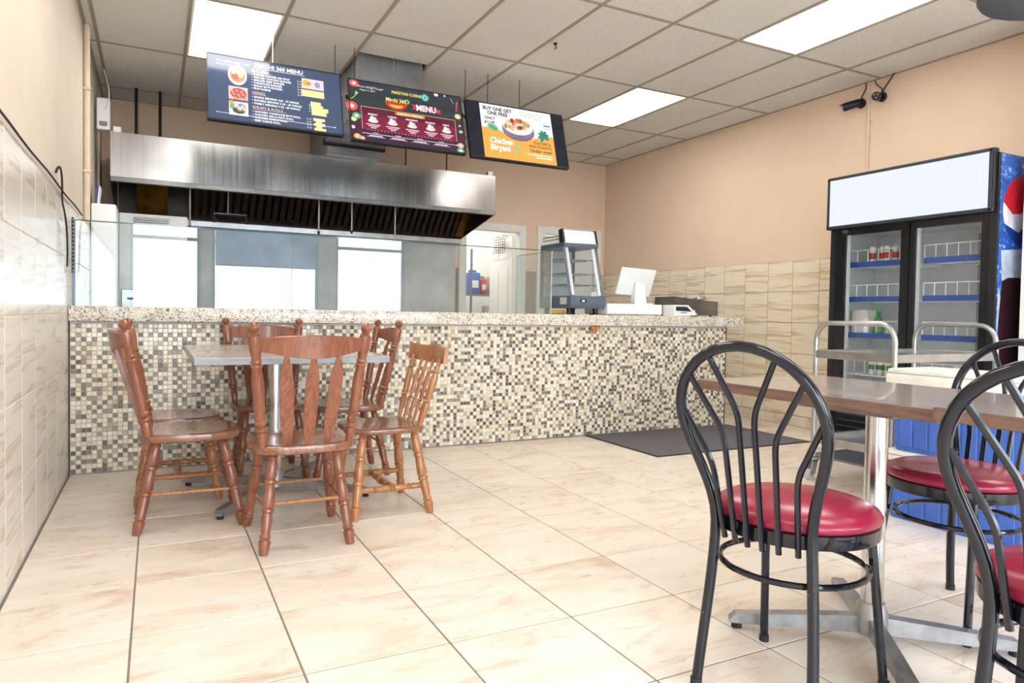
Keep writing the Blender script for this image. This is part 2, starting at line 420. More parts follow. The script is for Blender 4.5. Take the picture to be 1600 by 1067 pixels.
# door frames and doors
for n_, D in ((1, D1), (2, D2)):
    f = B(); x0, x1, zt = D
    f.span((x0-.085, YB-.02, 0), (x0, YB, zt+.085), .004); f.span((x1, YB-.02, 0), (x1+.085, YB, zt+.085), .004); f.span((x0, YB-.02, zt), (x1, YB, zt+.085), .004)
    f.span((x0, YB-.02, 0), (x0+.012, YB+.1, zt)); f.span((x1-.012, YB-.02, 0), (x1, YB+.1, zt)); f.span((x0+.012, YB-.02, zt-.012), (x1-.012, YB+.1, zt))
    struct(f.build('trim_%d' % n_, 'paint_white'), 'white wooden door casing on the back wall')
def door_leaf(name, width, height):   # local: hinge at x=0, leaf along -x, face at -y
    t = bpy.data.objects.new(name, None); C.objects.link(t); t['kind'] = 'structure'
    B().span((-width, -.018, .005), (0, .018, height)).build('leaf', 'paint_white', t)
    pw = (width-.36)/2
    for s_ in (-1, 1):
        for i, (x, z0, z1) in enumerate([(xx, *zz) for xx in (-.12-pw, -.24-2*pw) for zz in ((.22, .95), (1.07, 1.66), (1.78, 1.98))]):
            y = s_*.02
            B().span((x, min(y, y+s_*.004), z0), (x+pw, max(y, y+s_*.004), z1), .003).build('door_panel', 'paint_white', t)
    B().lathe([(0, 0), (.012, .005), (.012, .03), (.028, .045), (.03, .06), (.02, .075), (0, .078)]).build('door_handle', 'satin_steel', t).matrix_local = Matrix.Translation((-width+.06, -.018, 1.0)) @ Matrix.Rotation(PI/2, 4, 'X')
    return t
d1 = door_leaf('door_1', .74, 2.06); d1.location = (D1[1]-.03, YB+.12, 0); d1.rotation_euler = (0, 0, -PI/2-.04); d1['label'] = 'white six-panel door standing open into the storeroom'
d2 = door_leaf('door_2', .80, 2.09); d2.location = (D2[1]-.014, YB+.06, 0); d2['label'] = 'closed white panel door behind the glass food warmer'
# storeroom behind door 1
sr = B(); sr.span((2.95, YB+.1, -.1), (3.0, 9.6, H+.5)); sr.span((5.0, YB+.1, -.1), (5.05, 9.6, H+.5)); sr.span((2.95, 9.6, -.1), (5.05, 9.7, H+.5))
struct(sr.build('wall_storeroom', 'paint_white', flat=True), 'white storeroom walls seen through the open door')
struct(B().span((3.0, YB+.1, 2.6), (5.0, 9.6, 2.65)).build('ceiling_storeroom', 'paint_white'))
t = thing('ceiling_light', 'unseen ceiling light added to brighten the storeroom', 'light', (3.9, 8.8, 2.6))  # added lamp out of view, brightens the room behind the doorway
B().span((-.6, -.3, -.03), (.6, .3, 0), .005).build('frame', 'paint_white', t); B().span((-.57, -.27, -.036), (.57, .27, -.03)).build('diffuser', 'panel_light', t)

# front of the shop: window wall behind the camera
w = B()
w.span((3.95, YF-.15, -.1), (XW, YF, H+.5)); w.span((XL, YF-.15, 2.72), (3.95, YF, H+.5)); w.span((XL, YF-.15, -.1), (3.95, YF, .12))
w.span((XL, YF-.15, .12), (XL+.12, YF, 2.72)); w.span((.62, YF-.15, .12), (.78, YF, 2.72)); w.span((2.44, YF-.15, .12), (2.72, YF, 2.72))
struct(w.build('wall_front', 'paint_cream', flat=True))
for n_, (a, b) in enumerate(((XL+.12, .62), (.78, 2.44), (2.72, 3.95))):
    t = bpy.data.objects.new('window_%d' % (n_+1), None); C.objects.link(t); t['kind'] = 'structure'; t['label'] = 'tall shopfront window'
    f = B(); y0, y1 = YF-.1, YF-.04
    f.span((a, y0, .12), (a+.05, y1, 2.72)); f.span((b-.05, y0, .12), (b, y1, 2.72)); f.span((a+.05, y0, .12), (b-.05, y1, .18)); f.span((a+.05, y0, 2.66), (b-.05, y1, 2.72)); f.span((a+.05, y0, 2.1), (b-.05, y1, 2.15))
    f.build('window_frame', 'alu_frame', t)
    B().span((a+.05, YF-.072, .18), (b-.05, YF-.066, 2.1)).build('pane', 'window_glass', t); B().span((a+.05, YF-.072, 2.15), (b-.05, YF-.066, 2.66)).build('pane', 'window_glass', t)
    la = bpy.data.lights.new('window_portal', 'AREA'); la.shape = 'RECTANGLE'; la.size = b-a; la.size_y = 2.6; la.cycles.is_portal = True
    lo = bpy.data.objects.new('window_portal', la); C.objects.link(lo); lo.location = ((a+b)/2, YF-.16, 1.42); lo.rotation_euler = (PI/2, 0, 0)
wbl = thing('standin_blind', 'pale blue stand-in blind added for the awning box reflected in the glass guard', 'blind', (1.61, YF+.03, 2.68))  # blind shape added to give the bluish box in the sneeze guard reflection
B().cyl((-.80, 0, 0), (.80, 0, 0), .03, n=12).build('roller', 'alu_frame', wbl); B().span((-.78, -.002, -.92), (.78, 0, 0)).build('fabric', 'standin_blind_fabric', wbl); B().span((-.78, -.008, -.95), (.78, .006, -.92), .003).build('bottom_bar', 'alu_frame', wbl)
struct(B().span((-25, -30, -.2), (30, YF-.15, -.06)).build('pavement', 'concrete'))
# white pilaster at the right edge
struct(B().span((5.14, 2.05, 0), (XW, 2.58, H)).build('wall_pilaster', 'paint_white'), 'white painted pilaster beside the drinks fridge')

# ceiling lights
LL = {(0, 0): 'long ceiling light panel above the burger menu screen', (6, 0): 'ceiling light panel farther back, beyond the biryani screen',
      (6, -2): 'ceiling light panel nearer the camera, above the right wall cameras', (0, -2): 'ceiling light panel over the wooden dining table side',
      (0, -4): 'ceiling light panel by the left shop window', (6, -4): 'ceiling light panel by the right front wall', (3, -4): 'middle ceiling light panel by the shop windows'}
for k, j in LIGHTS:
    a, b, c, d = cell(k, j)
    t = thing('ceiling_light', LL[(k, j)], 'light', ((a+b)/2, (c+d)/2, H), 0, 'recessed ceiling light panels')
    hx, hy = TB/2-.013, TB-.013
    f = B(); f.span((-hx, -hy, .002), (hx, -hy+.015, .03)); f.span((-hx, hy-.015, .002), (hx, hy, .03)); f.span((-hx, -hy+.015, .002), (-hx+.015, hy-.015, .03)); f.span((hx-.015, -hy+.015, .002), (hx, hy-.015, .03)); f.span((-hx, -hy, .03), (hx, hy, .07))
    f.build('frame', 'paint_white', t)
    B().span((-hx+.015, -hy+.015, .008), (hx-.015, hy-.015, .012)).build('diffuser', 'panel_light', t)

# ================================================================== COUNTER
ct = thing('service_counter', 'long service counter faced with small glass mosaic tiles', 'counter', (2.2, YC, 0))
ox, oy = 2.2, YC
def L(p): return (p[0]-ox, p[1]-oy, p[2])
B().span(L((XL+.01, YC+.002, 0)), L((XR, 5.7, .948))).build('counter_body', 'grout_mosaic', ct)
PAL = [lin(c) for c in ('#f3ebdb', '#ece0c8', '#e2d3b6', '#e6dccb', '#c2b096', '#9a8d78', '#82786a', '#6f6357', '#5e5248', '#928c82')]
WT = [7, 6, 5, 5, 4, 4, 5, 5, 3, 3]
def mosaic():
    pz, s2, d = .0282, .0127, .004
    vsx, fcs, cols = [], [], []
    nx = int((XR-XL-.012)/pz); nz = 33
    rr = random.Random(3); dark = {}
    for i in range(nx):
        for k in range(nz):
            x = XL+.012+pz*(i+.5)-ox; z = .006+pz*(k+.5); nbd = dark.get((i-1, k), 0)+dark.get((i, k-1), 0); dk = rr.random() < (.66, .42, .14)[nbd]; dark[(i, k)] = int(dk); c = rr.choices(PAL[4:], WT[4:])[0] if dk else rr.choices(PAL[:4], WT[:4])[0]; v = rr.uniform(.9, 1.06); c = (min(c[0]*v, 1), min(c[1]*v, 1), min(c[2]*v, 1), 1)
            n = len(vsx); e = s2-.002; dd = d+rr.uniform(-.0006, .0006)
            vsx += [(x-s2, .002, z-s2), (x+s2, .002, z-s2), (x+s2, .002, z+s2), (x-s2, .002, z+s2), (x-e, .002-dd, z-e), (x+e, .002-dd, z-e), (x+e, .002-dd, z+e), (x-e, .002-dd, z+e)]
            fcs += [(n+4, n+5, n+6, n+7), (n, n+1, n+5, n+4), (n+1, n+2, n+6, n+5), (n+2, n+3, n+7, n+6), (n+3, n, n+4, n+7)]
            cols += [c]*20
    me = bpy.data.meshes.new('mosaic_tiles'); me.from_pydata(vsx, [], fcs)
    ca = me.color_attributes.new('Col', 'FLOAT_COLOR', 'CORNER'); ca.data.foreach_set('color', [q for c in cols for q in c])
    me.materials.append(M['mosaic_glass']); o = bpy.data.objects.new('mosaic_tiles', me); C.objects.link(o); o.parent = ct; o['kind'] = 'stuff'; o['label'] = 'tiny square glass mosaic tiles in cream, taupe and brown'
mosaic()
B().span(L((XL+.01, YC-.006, 0)), L((XR, YC+.002, .006))).build('base_trim', 'dull_metal', ct)
B().span(L((XR-.004, YC-.004, 0)), L((XR+.004, YC+.006, .948))).build('corner_trim', 'dull_metal', ct)
gt = B().span((XL+.005-ox, -.05, 0), (5.08-ox, .75, .095), .008, 2).build('granite_countertop', 'granite', None, (ox, YC, .95))
tag(gt, 'speckled beige granite slab capping the mosaic counter', 'countertop')
oc = thing('orange_clip', 'small orange clip under the granite edge', 'clip', (3.37, YC-.006, .93))
B().span((-.045, -.02, -.012), (.045, .002, .018), .004).span((-.03, -.016, -.045), (-.005, -.004, -.012), .003).build('clip_body', 'orange_clip', oc); B().span((.012, -.026, -.03), (.03, -.012, .012), .002).build('clip_tongue', 'yellow_bread', oc)

# glass sneeze guard on the counter
sg = thing('sneeze_guard', 'long clear glass sneeze guard standing on the granite counter', 'glass guard', (ox, 5.1, 1.046))
for a, b in ((XL+.012, .853), (.858, 2.985)):
    o = B().span((a-ox, 0, 0), (b-ox, .010, .53)).build('glass_pane', 'clear_glass', sg, flat=True)
    B().span((a-ox, -.001, .53), (b-ox, .011, .536)).build('polished_edge', 'glass_edge', o)
o = B().span((2.977-ox, .0085, 0), (2.985-ox, .62, .53)).build('end_pane', 'clear_glass', sg, flat=True)
B().span((2.977-ox, .0085, .53), (2.985-ox, .62, .534)).build('polished_edge', 'glass_edge', o)
B().span((2.986-ox, -.001, 0), (2.991-ox, .010, .536)).build('corner_seam', 'seam_pale', sg); B().span((.854-ox, .001, 0), (.857-ox, .007, .53)).build('silicone_joint', 'glass_edge', sg)
B().span((XL+.012-ox, -.004, 0), (XL+.03-ox, .012, .53)).build('wall_channel', 'alu_frame', sg)
B().span((2.976-ox, .6, 0), (2.987-ox, .625, .534)).build('back_seam', 'seam_pale', sg)

# ================================================================== KITCHEN BEHIND THE COUNTER
# exhaust hood
HX0, HX1, HYF, HZ0, HZ1 = -.355, 3.335, 6.96, 2.13, 2.56
hd = thing('exhaust_hood', 'long stainless steel kitchen exhaust hood hanging on the back wall', 'range hood', (1.49, 7.5, HZ0))
def LH(p): return (p[0]-1.49, p[1]-7.5, p[2]-HZ0)
B().span(LH((HX0, HYF, HZ0+.045)), LH((HX1, HYF+.012, HZ1))).build('front_panel', 'brushed_steel', hd)
B().span(LH((HX0, HYF-.012, HZ0)), LH((HX1, HYF+.03, HZ0+.045)), .004).build('front_lip', 'dull_metal', hd)
B().span(LH((HX0, HYF+.012, HZ1-.012)), LH((HX1, YB, HZ1))).build('top_panel', 'dull_metal', hd)
for x in (HX0, HX1-.01):
    m_ = Matrix.Rotation(PI/2, 4, 'Z')   # prism local x -> world y
    poly = [(HYF+.03-7.5, 0), (YB-7.5, 1.935-HZ0), (YB-7.5, HZ1-.012-HZ0), (HYF+.012-7.5, HZ1-.012-HZ0), (HYF+.012-7.5, .046)]
    B().prism(poly, -(x-1.49)-.01, -(x-1.49), m_).build('side_panel', 'dark_stain', hd)
B().span(LH((HX0+.02, YB-.02, 1.935)), LH((HX1-.02, YB, HZ1-.012))).build('back_panel', 'dark_stain', hd)
B().span(LH((HX0+.02, YB-.16, 1.885)), LH((HX1-.02, YB-.02, 1.945)), .004).build('grease_trough', 'satin_steel', hd)
ba, bz_ = (7.83, 1.97), (7.30, 2.50)   # filter bank: low at the back, high in front
nb = 38; pw = (HX1-.12-.32)/nb; ang = math.atan2(bz_[1]-ba[1], -(bz_[0]-ba[0])); Lb = math.hypot(bz_[0]-ba[0], bz_[1]-ba[1])
bme = tile_mesh('baffle', (pw*.62, .035, Lb), 'dark_stain', .006)
for i in range(nb):
    share('baffle', bme, hd, LH((.32+pw*(i+.5), (ba[0]+bz_[0])/2, (ba[1]+bz_[1])/2)), (PI/2-ang, 0, 0))
B().box(LH(((.32+HX1-.12)/2, (ba[0]+bz_[0])/2+.03, (ba[1]+bz_[1])/2+.03)), (HX1-.12-.32, .008, Lb), 0, Matrix.Rotation(PI/2-ang, 4, 'X')).build('filter_backing', 'black_gloss', hd)
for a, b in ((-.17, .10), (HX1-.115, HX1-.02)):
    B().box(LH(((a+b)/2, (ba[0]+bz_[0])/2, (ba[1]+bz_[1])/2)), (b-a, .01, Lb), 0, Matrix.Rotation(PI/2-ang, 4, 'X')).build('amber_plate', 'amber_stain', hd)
for x in (HX0+.05, HX1-.05): B().span(LH((x-.03, HYF+.02, HZ1)), LH((x+.03, HYF+.08, HZ1+.05)), .003).build('hanger_bracket', 'white_plastic', hd)
for x, z in ((.275, 1.80), (1.44, 1.83), (1.77, 1.86), (2.225, 1.795)):
    p = B().cyl(LH((x, 7.06, 2.55)), LH((x, 7.06, z)), .009, n=8).build('nozzle_pipe', 'satin_steel', hd)
    B().cyl(LH((x, 7.06, z)), LH((x, 7.06, z-.03)), .016, .01, 8).build('nozzle', 'black_plastic', p)
p = B().cyl(LH((.60, 7.06, 2.55)), LH((.60, 7.06, 1.93)), .008, n=8).build('gas_pipe', 'dull_metal', hd)
B().tube([LH(q) for q in ((.48, 7.06, 1.85), (.48, 7.06, 1.93), (.60, 7.06, 1.93), (.76, 7.06, 1.93), (.76, 7.06, 1.85))], .014, 8).build('pipe_fork', 'black_plastic', p)
for x in (-.17, .03): B().cyl(LH((x, 7.5, HZ1)), LH((x, 7.5, H)), .014, n=8).build('support_rod', 'black_plastic', hd)
for x in (2.38, 2.85): B().cyl(LH((x, 7.2, HZ1)), LH((x, 7.2, H)), .007, n=6).build('support_rod', 'black_plastic', hd)

# exhaust duct rising into the ceiling opening
dc = thing('exhaust_duct', 'square galvanised exhaust duct rising from the hood into the ceiling', 'duct', (1.73, 6.8, HZ1+.002))
def LD(p): return (p[0]-1.73, p[1]-6.8, p[2]-HZ1-.002)
B().span(LD((1.445, 5.66, 2.66)), LD((2.015, 6.33, 3.42)), .004).build('riser', 'galvanised', dc)
B().span(LD((1.445, 6.33, 2.66)), LD((2.015, 6.82, 3.08)), .004).build('elbow', 'galvanised', dc)
B().span(LD((1.47, 6.82, 2.564)), LD((1.99, 7.7, 3.08)), .004).build('hood_collar', 'galvanised', dc)
B().span(LD((1.43, 5.95, 2.645)), LD((2.03, 5.99, 2.66)), .002).build('flange', 'galvanised', dc)
B().span(LD((1.425, 6.80, 2.635)), LD((2.035, 6.84, 2.70)), .003).build('flange', 'black_plastic', dc)

# fire-suppression box and its wire
fs = thing('suppression_box', 'tall narrow white control box above the left hood end', 'control box', (-.41, 7.05, 2.575))
B().span((-.05, -.05, 0), (.05, .05, .27), .006).build('case', 'white_plastic', fs); B().span((-.03, -.054, .03), (.03, -.05, .07), .002).build('nameplate', 'dull_metal', fs)
B().tube(bez((.01, -.055, .17), (.07, -.06, .25), (.04, -.05, .4), (.0, 0, .53)), .005, 6).build('wire', 'wire_white', fs)

# stainless cabinet with a nameplate, white box beside it
ov = thing('oven_cabinet', 'tall stainless oven cabinet with embossed nameplate under the hood', 'oven', (-.02, 7.25, 0))
B().span((-.27, -.35, .1), (.27, .35, 1.86), .008).build('cabinet_body', 'worn_steel', ov)
B().span((-.25, -.365, .2), (.25, -.35, 1.2), .006).build('oven_door', 'satin_steel', ov); B().tube([(-.2, -.36, 1.12), (-.2, -.41, 1.12), (.2, -.41, 1.12), (.2, -.36, 1.12)], .01, 8).build('door_handle', 'chrome', ov)
np_ = B().span((-.155, -.358, 1.785), (.12, -.35, 1.83), .004).build('nameplate', 'dull_metal', ov)
sq = B()
for i in range(11):
    x = -.135+i*.023; hgt = random.uniform(.008, .016); sq.box((x, -.3595, 1.807), (.004, .003, hgt*1.6), 0, Matrix.Rotation(.5, 4, 'Y')); sq.box((x+.009, -.3595, 1.805), (.012, .003, .004), 0)
sq.build('embossed_mark', 'black_plastic', np_)
for sx in (-1, 1):
    for sy in (-1, 1): B().cyl((sx*.22, sy*.3, 0), (sx*.22, sy*.3, .1), .02, n=8).build('leg', 'dull_metal', ov)
wc = thing('white_cabinet', 'tall narrow white cabinet against the left kitchen wall', 'cabinet', (-.385, 6.7, 0))
B().span((-.085, -.15, .02), (.095, .15, 1.88), .015, 2).build('body', 'white_plastic', wc); B().span((-.07, -.156, .1), (.08, -.15, 1.7), .005).build('door', 'white_plastic', wc); B().span((-.085, -.15, 0), (.095, .15, .02)).build('plinth', 'black_plastic', wc)
# cooking line and splashback
rg = thing('cooking_range', 'low stainless cooking line beneath the exhaust hood', 'range', (1.75, 7.5, 0))
B().span((-1.35, -.4, .12), (1.35, .46, .88), .006).build('range_body', 'brushed_steel', rg); B().span((-1.37, -.43, .88), (1.37, .46, .92), .005).build('cooktop', 'dull_metal', rg)
for i in range(5):
    d_ = B().span((-1.3+i*.53, -.415, .2), (-.82+i*.53, -.4, .75), .005).build('oven_door', 'satin_steel', rg); B().cyl((-1.2+i*.53, -.43, .7), (-.92+i*.53, -.43, .7), .01, n=8).build('handle', 'chrome', d_)
for i in range(6):
    B().lathe([(.14, 0), (.15, .01), (.14, .03), (.05, .03)], (-1.1+i*.44, 0, .92), 16).build('burner', 'black_plastic', rg)
for sx in (-1.25, 1.25):
    for sy in (-.35, .4): B().cyl((sx, sy, 0), (sx, sy, .12), .025, n=8).build('leg', 'dull_metal', rg)
tag(B().span((-1.5, -.004, 0), (1.5, .004, .97)).build('splashback', 'worn_steel', None, (1.8, YB-.008, .94)), 'stainless splashback sheet on the wall under the hood', 'splashback')
pp = thing('stock_pot', 'steel stock pot on the cooking line', 'pot', (1.1, 7.5, .951))
B().lathe([(.15, 0), (.15, .26), (.156, .27), (.145, .27), (.14, .01), (.0, .01)]).build('pot_body', 'satin_steel', pp)
for s_ in (-1, 1): B().tube([(s_*.148, -.05, .2), (s_*.19, -.04, .21), (s_*.19, .04, .21), (s_*.148, .05, .2)], .007, 6).build('handle', 'satin_steel', pp)
wt = thing('work_table', 'stainless prep table behind the sneeze guard', 'prep table', (1.2, 5.98, 0))
B().span((-1.3, -.2, .86), (1.3, .2, .9), .005).build('table_top', 'brushed_steel', wt)
B().span((-1.25, -.18, .3), (1.25, .18, .32)).build('shelf', 'satin_steel', wt)
for sx in (-1.22, 1.22):
    for sy in (-.16, .16): B().cyl((sx, sy, 0), (sx, sy, .86), .02, n=8).build('leg', 'satin_steel', wt)

# pipes and cable on the left wall
for y, nm, lb, z0, z1, r in ((6.02, 'conduit', 'cream conduit running up the left wall nearest the counter', 1.68, H, .022), (7.3, 'conduit', 'thin tan conduit on the left wall beside the hood', 1.7, 2.85, .014)):
    p = thing(nm, lb, 'pipe', (XL+r+.001, y, z0), 0, 'conduits on the left wall')
    B().cyl((0, 0, 0), (0, 0, z1-z0), r, n=10).build('pipe', 'tan_pipe', p)
    for zz in (.35, .95): B().span((-r, -r-.006, zz), (r+.006, r+.006, zz+.018), .002).build('clamp', 'tan_pipe', p)
pts = [(XL+.014, y, 1.685+.004*math.sin(y*5)) for y in [-1+.25*i for i in range(28)]]
o = B().tube([(0, q[1]-4.4, q[2]-1.66) for q in pts], .0045, 6).build('wall_cable', 'black_rubber', None, (XL+.014, 4.4, 1.66))
tag(o, 'thin dark cable lying along the top edge of the left wall tiles', 'cable')
o = B().tube(bez((0, -.02, .1), (.02, -.05, .16), (.02, .1, .16), (.004, .22, .02), 8)+bez((.004, .24, -.02), (.01, .42, -.1), (.01, .44, -.25), (.006, .44, -.36), 8), .0055, 6).build('hanging_cord', 'black_rubber', None, (XL+.014, 4.33, 1.63))
tag(o, 'black cord looping down the left wall beside the sneeze guard', 'cord')
tb = thing('spiral_strip', 'beaded dark strip at the glass guard wall end', 'strip', (XL+.02, 5.07, 1.25))
for i in range(14): B().box((0, 0, .012+i*.024), (.016, .016, .014), .003).build('bead', 'alu_frame', tb)
B().span((-.006, -.006, 0), (.006, .006, .34)).build('strip_core', 'black_rubber', tb)
bd = thing('blue_folder', 'blue folder edge leaning above the white cabinet', 'folder', (-.43, 6.68, 1.881))
B().box((0, 0, .075), (.012, .2, .15), .002, Matrix.Rotation(.1, 4, 'Y')).build('cover', 'strip_blue', bd); B().box((.012, 0, .072), (.01, .19, .14), .001, Matrix.Rotation(.1, 4, 'Y')).build('pages', 'paper', bd)

# storeroom rack with goods, wire rack over the door
rk = thing('storage_rack', 'dark metal storage rack inside the storeroom', 'rack', (4.36, 9.2, 0))
for x in (-.4, .18):
    for y in (-.2, .2): B().span((x-.012, y-.012, 0), (x+.012, y+.012, 1.95)).build('post', 'alu_frame', rk)
for z in (.4, .85, 1.30): B().span((-.41, -.21, z), (.19, .21, z+.025)).build('shelf', 'alu_frame', rk)
for nm, lb, ct_, x, z, d, mt in (('sack', 'blue printed sack on the storeroom rack', 'sack', -.31, 1.326, (.17, .22, .30), 'bag_blue'), ('packet', 'red topped packet on the storeroom rack', 'packet', -.15, 1.326, (.10, .12, .22), 'bag_red'),
        ('carton', 'tan carton on the storeroom rack top shelf', 'carton', .03, 1.326, (.17, .2, .26), 'cork_tan'), ('carton', 'salmon carton on the lower storeroom shelf', 'carton', -.28, .876, (.2, .25, .18), 'box_salmon'), ('carton', 'white carton on the lower storeroom shelf', 'carton', -.02, .876, (.18, .22, .28), 'paper')):
    q = thing(nm, lb, ct_, (4.36+x, 9.17, z))
    B().box((0, 0, d[2]/2), d, .02, None, 2).build('body', mt, q); B().box((0, -d[1]/2-.001, d[2]*.45), (d[0]*.6, .003, d[2]*.35), .001).build('printed_panel', 'paper', q)
    if mt in ('bag_red', 'bag_blue'): B().box((0, 0, d[2]+.015), (d[0]*.7, .02, .05), .006).build('folded_top', 'leaf_green' if mt == 'bag_red' else mt, q)
wk = thing('wire_rack', 'black wire hook rack hanging over the open storeroom door', 'wire rack', (4.115, 8.42, 1.97))
r_ = B()
for i in range(5): r_.cyl((0, -.16, i*.035-.07), (0, .16, i*.035-.07), .004, n=6)
for i in range(6): r_.cyl((0, -.16+i*.064, -.07), (0, -.16+i*.064, .09), .004, n=6)
r_.build('wire_grid', 'black_plastic', wk)
for i in range(6): B().tube([(0, -.16+i*.064, -.07), (-.01, -.16+i*.064, -.11), (-.03, -.16+i*.064, -.12), (-.04, -.16+i*.064, -.09)], .004, 6).build('hook', 'black_plastic', wk)
for y in (-.1, .1): B().tube([(0, y, .09), (.0, y, .115), (.06, y, .115), (.06, y, .08)], .004, 6).build('over_door_hook', 'black_plastic', wk)

# ================================================================== COUNTER-TOP ITEMS
ZT = 1.046
# food warmer
wm = thing('food_warmer', 'slate grey glass food warmer with slanted front on the counter', 'food warmer', (3.42, 5.47, ZT))
W2, y0, y1 = .185, -.27, .27
for sx in (-.14, .14):
    for sy in (-.19, .2): B().lathe([(.028, 0), (.022, .02), (.026, .055)], (sx, sy, 0), 12).build('foot', 'black_plastic', wm)
pr_ = [(y0+.01, .055), (y0-.012, .075), (y0-.02, .11), (y0-.012, .16), (y0, .165), (y1, .165), (y1, .055)]
rotz = Matrix.Rotation(PI/2, 4, 'Z')
B().prism(pr_, -W2, W2, rotz).build('base_housing', 'slate_enamel', wm)
B().span((-.085, y0-.024, .105), (-.025, y0-.015, .135), .002).build('display', 'black_plastic', wm); B().span((-.07, y0-.026, .113), (-.045, y0-.024, .127)).build('display_digits', emit('digits', '#d8e8ff', 1.2), wm)
TY = y0+.13   # front of the roof
sl = (TY-y0)/(.605-.165)
for sx in (-1, 1):
    x = sx*(W2-.012)
    B().tube([(x, y0+.008, .165), (x, TY+.008, .605)], .013, 4).build('front_post', 'slate_enamel', wm)
    B().span((x-.012, y1-.025, .165), (x+.012, y1, .605)).build('rear_post', 'slate_enamel', wm)
    x2 = sx*(W2-.045); B().tube([(x2, y0+.012, .17), (x2, TY+.012, .6)], .016, 4).build('white_gasket', 'white_plastic', wm)
    q = [(y0+.02, .165), (y1-.025, .165), (y1-.025, .605), (TY+.02, .605)]
    xx = sx*(W2-.004); B().prism(q, -xx-.002, -xx+.002, rotz).build('side_glass', 'fridge_glass', wm, flat=True)
B().prism([(y0+.004, .168), (y0+.008, .168), (TY+.008, .603), (TY+.004, .603)], -W2+.03, W2-.03, rotz).build('front_glass', 'fridge_glass', wm, flat=True)
B().span((-W2, TY-.02, .605), (W2, y1, .645), .006).build('roof_frame', 'slate_enamel', wm)
B().prism([(TY-.005, .645), (TY+.06, .645), (TY+.075, .755), (TY+.035, .76)], -W2+.02, W2-.02, rotz).build('light_canopy', 'white_plastic', wm)
for sx in (-1, 1): B().prism([(TY-.01, .643), (TY+.065, .643), (TY+.085, .76), (TY+.03, .77)], -sx*(W2-.01)-.01, -sx*(W2-.01)+.01, rotz).build('canopy_end', 'black_plastic', wm)
for z in (.68, .71): B().cyl((-W2+.015, TY+.06, z), (-W2+.015, y1-.02, z), .004, n=6).build('roof_rail', 'dull_metal', wm)
B().span((-W2+.006, y1-.012, .165), (W2-.006, y1-.004, .605)).build('rear_panel', 'fridge_liner', wm)
for z, yy in ((.27, y0+.1), (.37, y0+.13), (.50, y0+.17)):
    s_ = B()
    for i in range(9): s_.cyl((-W2+.03+i*.0387, yy, z), (-W2+.03+i*.0387, y1-.03, z), .003, n=5)
    for yq in (yy, yy+.12, y1-.04): s_.cyl((-W2+.015, yq, z-.005), (W2-.015, yq, z-.005), .004, n=6)
    s_.build('wire_shelf', 'chrome', wm)
for z in (.20, .30, .41): B().span((-W2+.01, y1-.06, z), (-W2+.03, y1-.03, z+.05), .004).build('shelf_bracket', 'white_plastic', wm)
B().span((.06, y0+.03, .166), (.13, y0+.035, .205)).build('price_card', 'paper', wm); B().span((-W2-.003, y0+.05, .09), (-W2, y0+.16, .15)).build('rating_plate', 'paper', wm)
bg_ = thing('bread_packet', 'yellow packet lying behind the food warmer foot', 'packet', (3.2, 5.36, ZT))
B().box((0, 0, .018), (.14, .09, .036), .014, None, 2).build('bag', 'yellow_bread', bg_); B().box((.075, 0, .016), (.02, .05, .012), .004).build('twisted_end', 'paper', bg_)

# point of sale: screen, drawer, card terminal
ps = thing('pos_screen', 'white point of sale screen seen from behind on the white till', 'till screen', (4.13, 5.40, ZT+.107), -.12)
rt = Matrix.Rotation(.40, 4, 'X')
mm = Matrix.Translation((-.03, .0, .215)) @ rt @ Matrix.Rotation(.05, 4, 'Y')
o = B().box((0, 0, 0), (.38, .022, .27), .008, None, 2).build('screen_housing', 'white_plastic', ps); o.matrix_local = mm
o2 = B().box((0, .012, 0), (.33, .002, .23), .0005).build('screen_glass', 'black_gloss', o)
B().prism([(-.055, 0), (.075, 0), (.045, .19), (-.05, .20)], -.02, .05).build('stand_neck', 'white_plastic', ps).matrix_local = Matrix.Translation((0, -.015, .012)) @ Matrix.Rotation(.02, 4, 'X')
B().box((.03, .01, .006), (.2, .16, .012), .004).build('stand_base', 'white_plastic', ps)
cd_ = thing('cash_drawer', 'long white cash drawer base on the granite counter', 'cash drawer', (3.96, 5.38, ZT))
B().span((-.33, -.19, .006), (.30, .19, .105), .012, 2).build('drawer_case', 'white_plastic', cd_)
B().span((-.30, -.194, .016), (.27, -.19, .09), .002).build('drawer_front', 'white_plastic', cd_)
for sx in (-.28, .26):
    for sy in (-.15, .15): B().cyl((sx, sy, 0), (sx, sy, .008), .015, n=10).build('foot', 'black_rubber', cd_)
tm = thing('card_terminal', 'white wedge shaped receipt terminal with a dark paper window', 'terminal', (4.40, 5.15, ZT))
B().prism([(-.10, 0), (.15, .01), (.17, .028), (.07, .105), (-.10, .105)], -.08, .08).build('shell', 'white_plastic', tm)
B().prism([(-.08, .05), (.11, .045), (.05, .09), (-.08, .09)], -.084, -.08).build('paper_window', 'charcoal_plastic', tm); B().span((-.02, -.084, .03), (.05, -.08, .036)).build('slot', 'charcoal_plastic', tm)
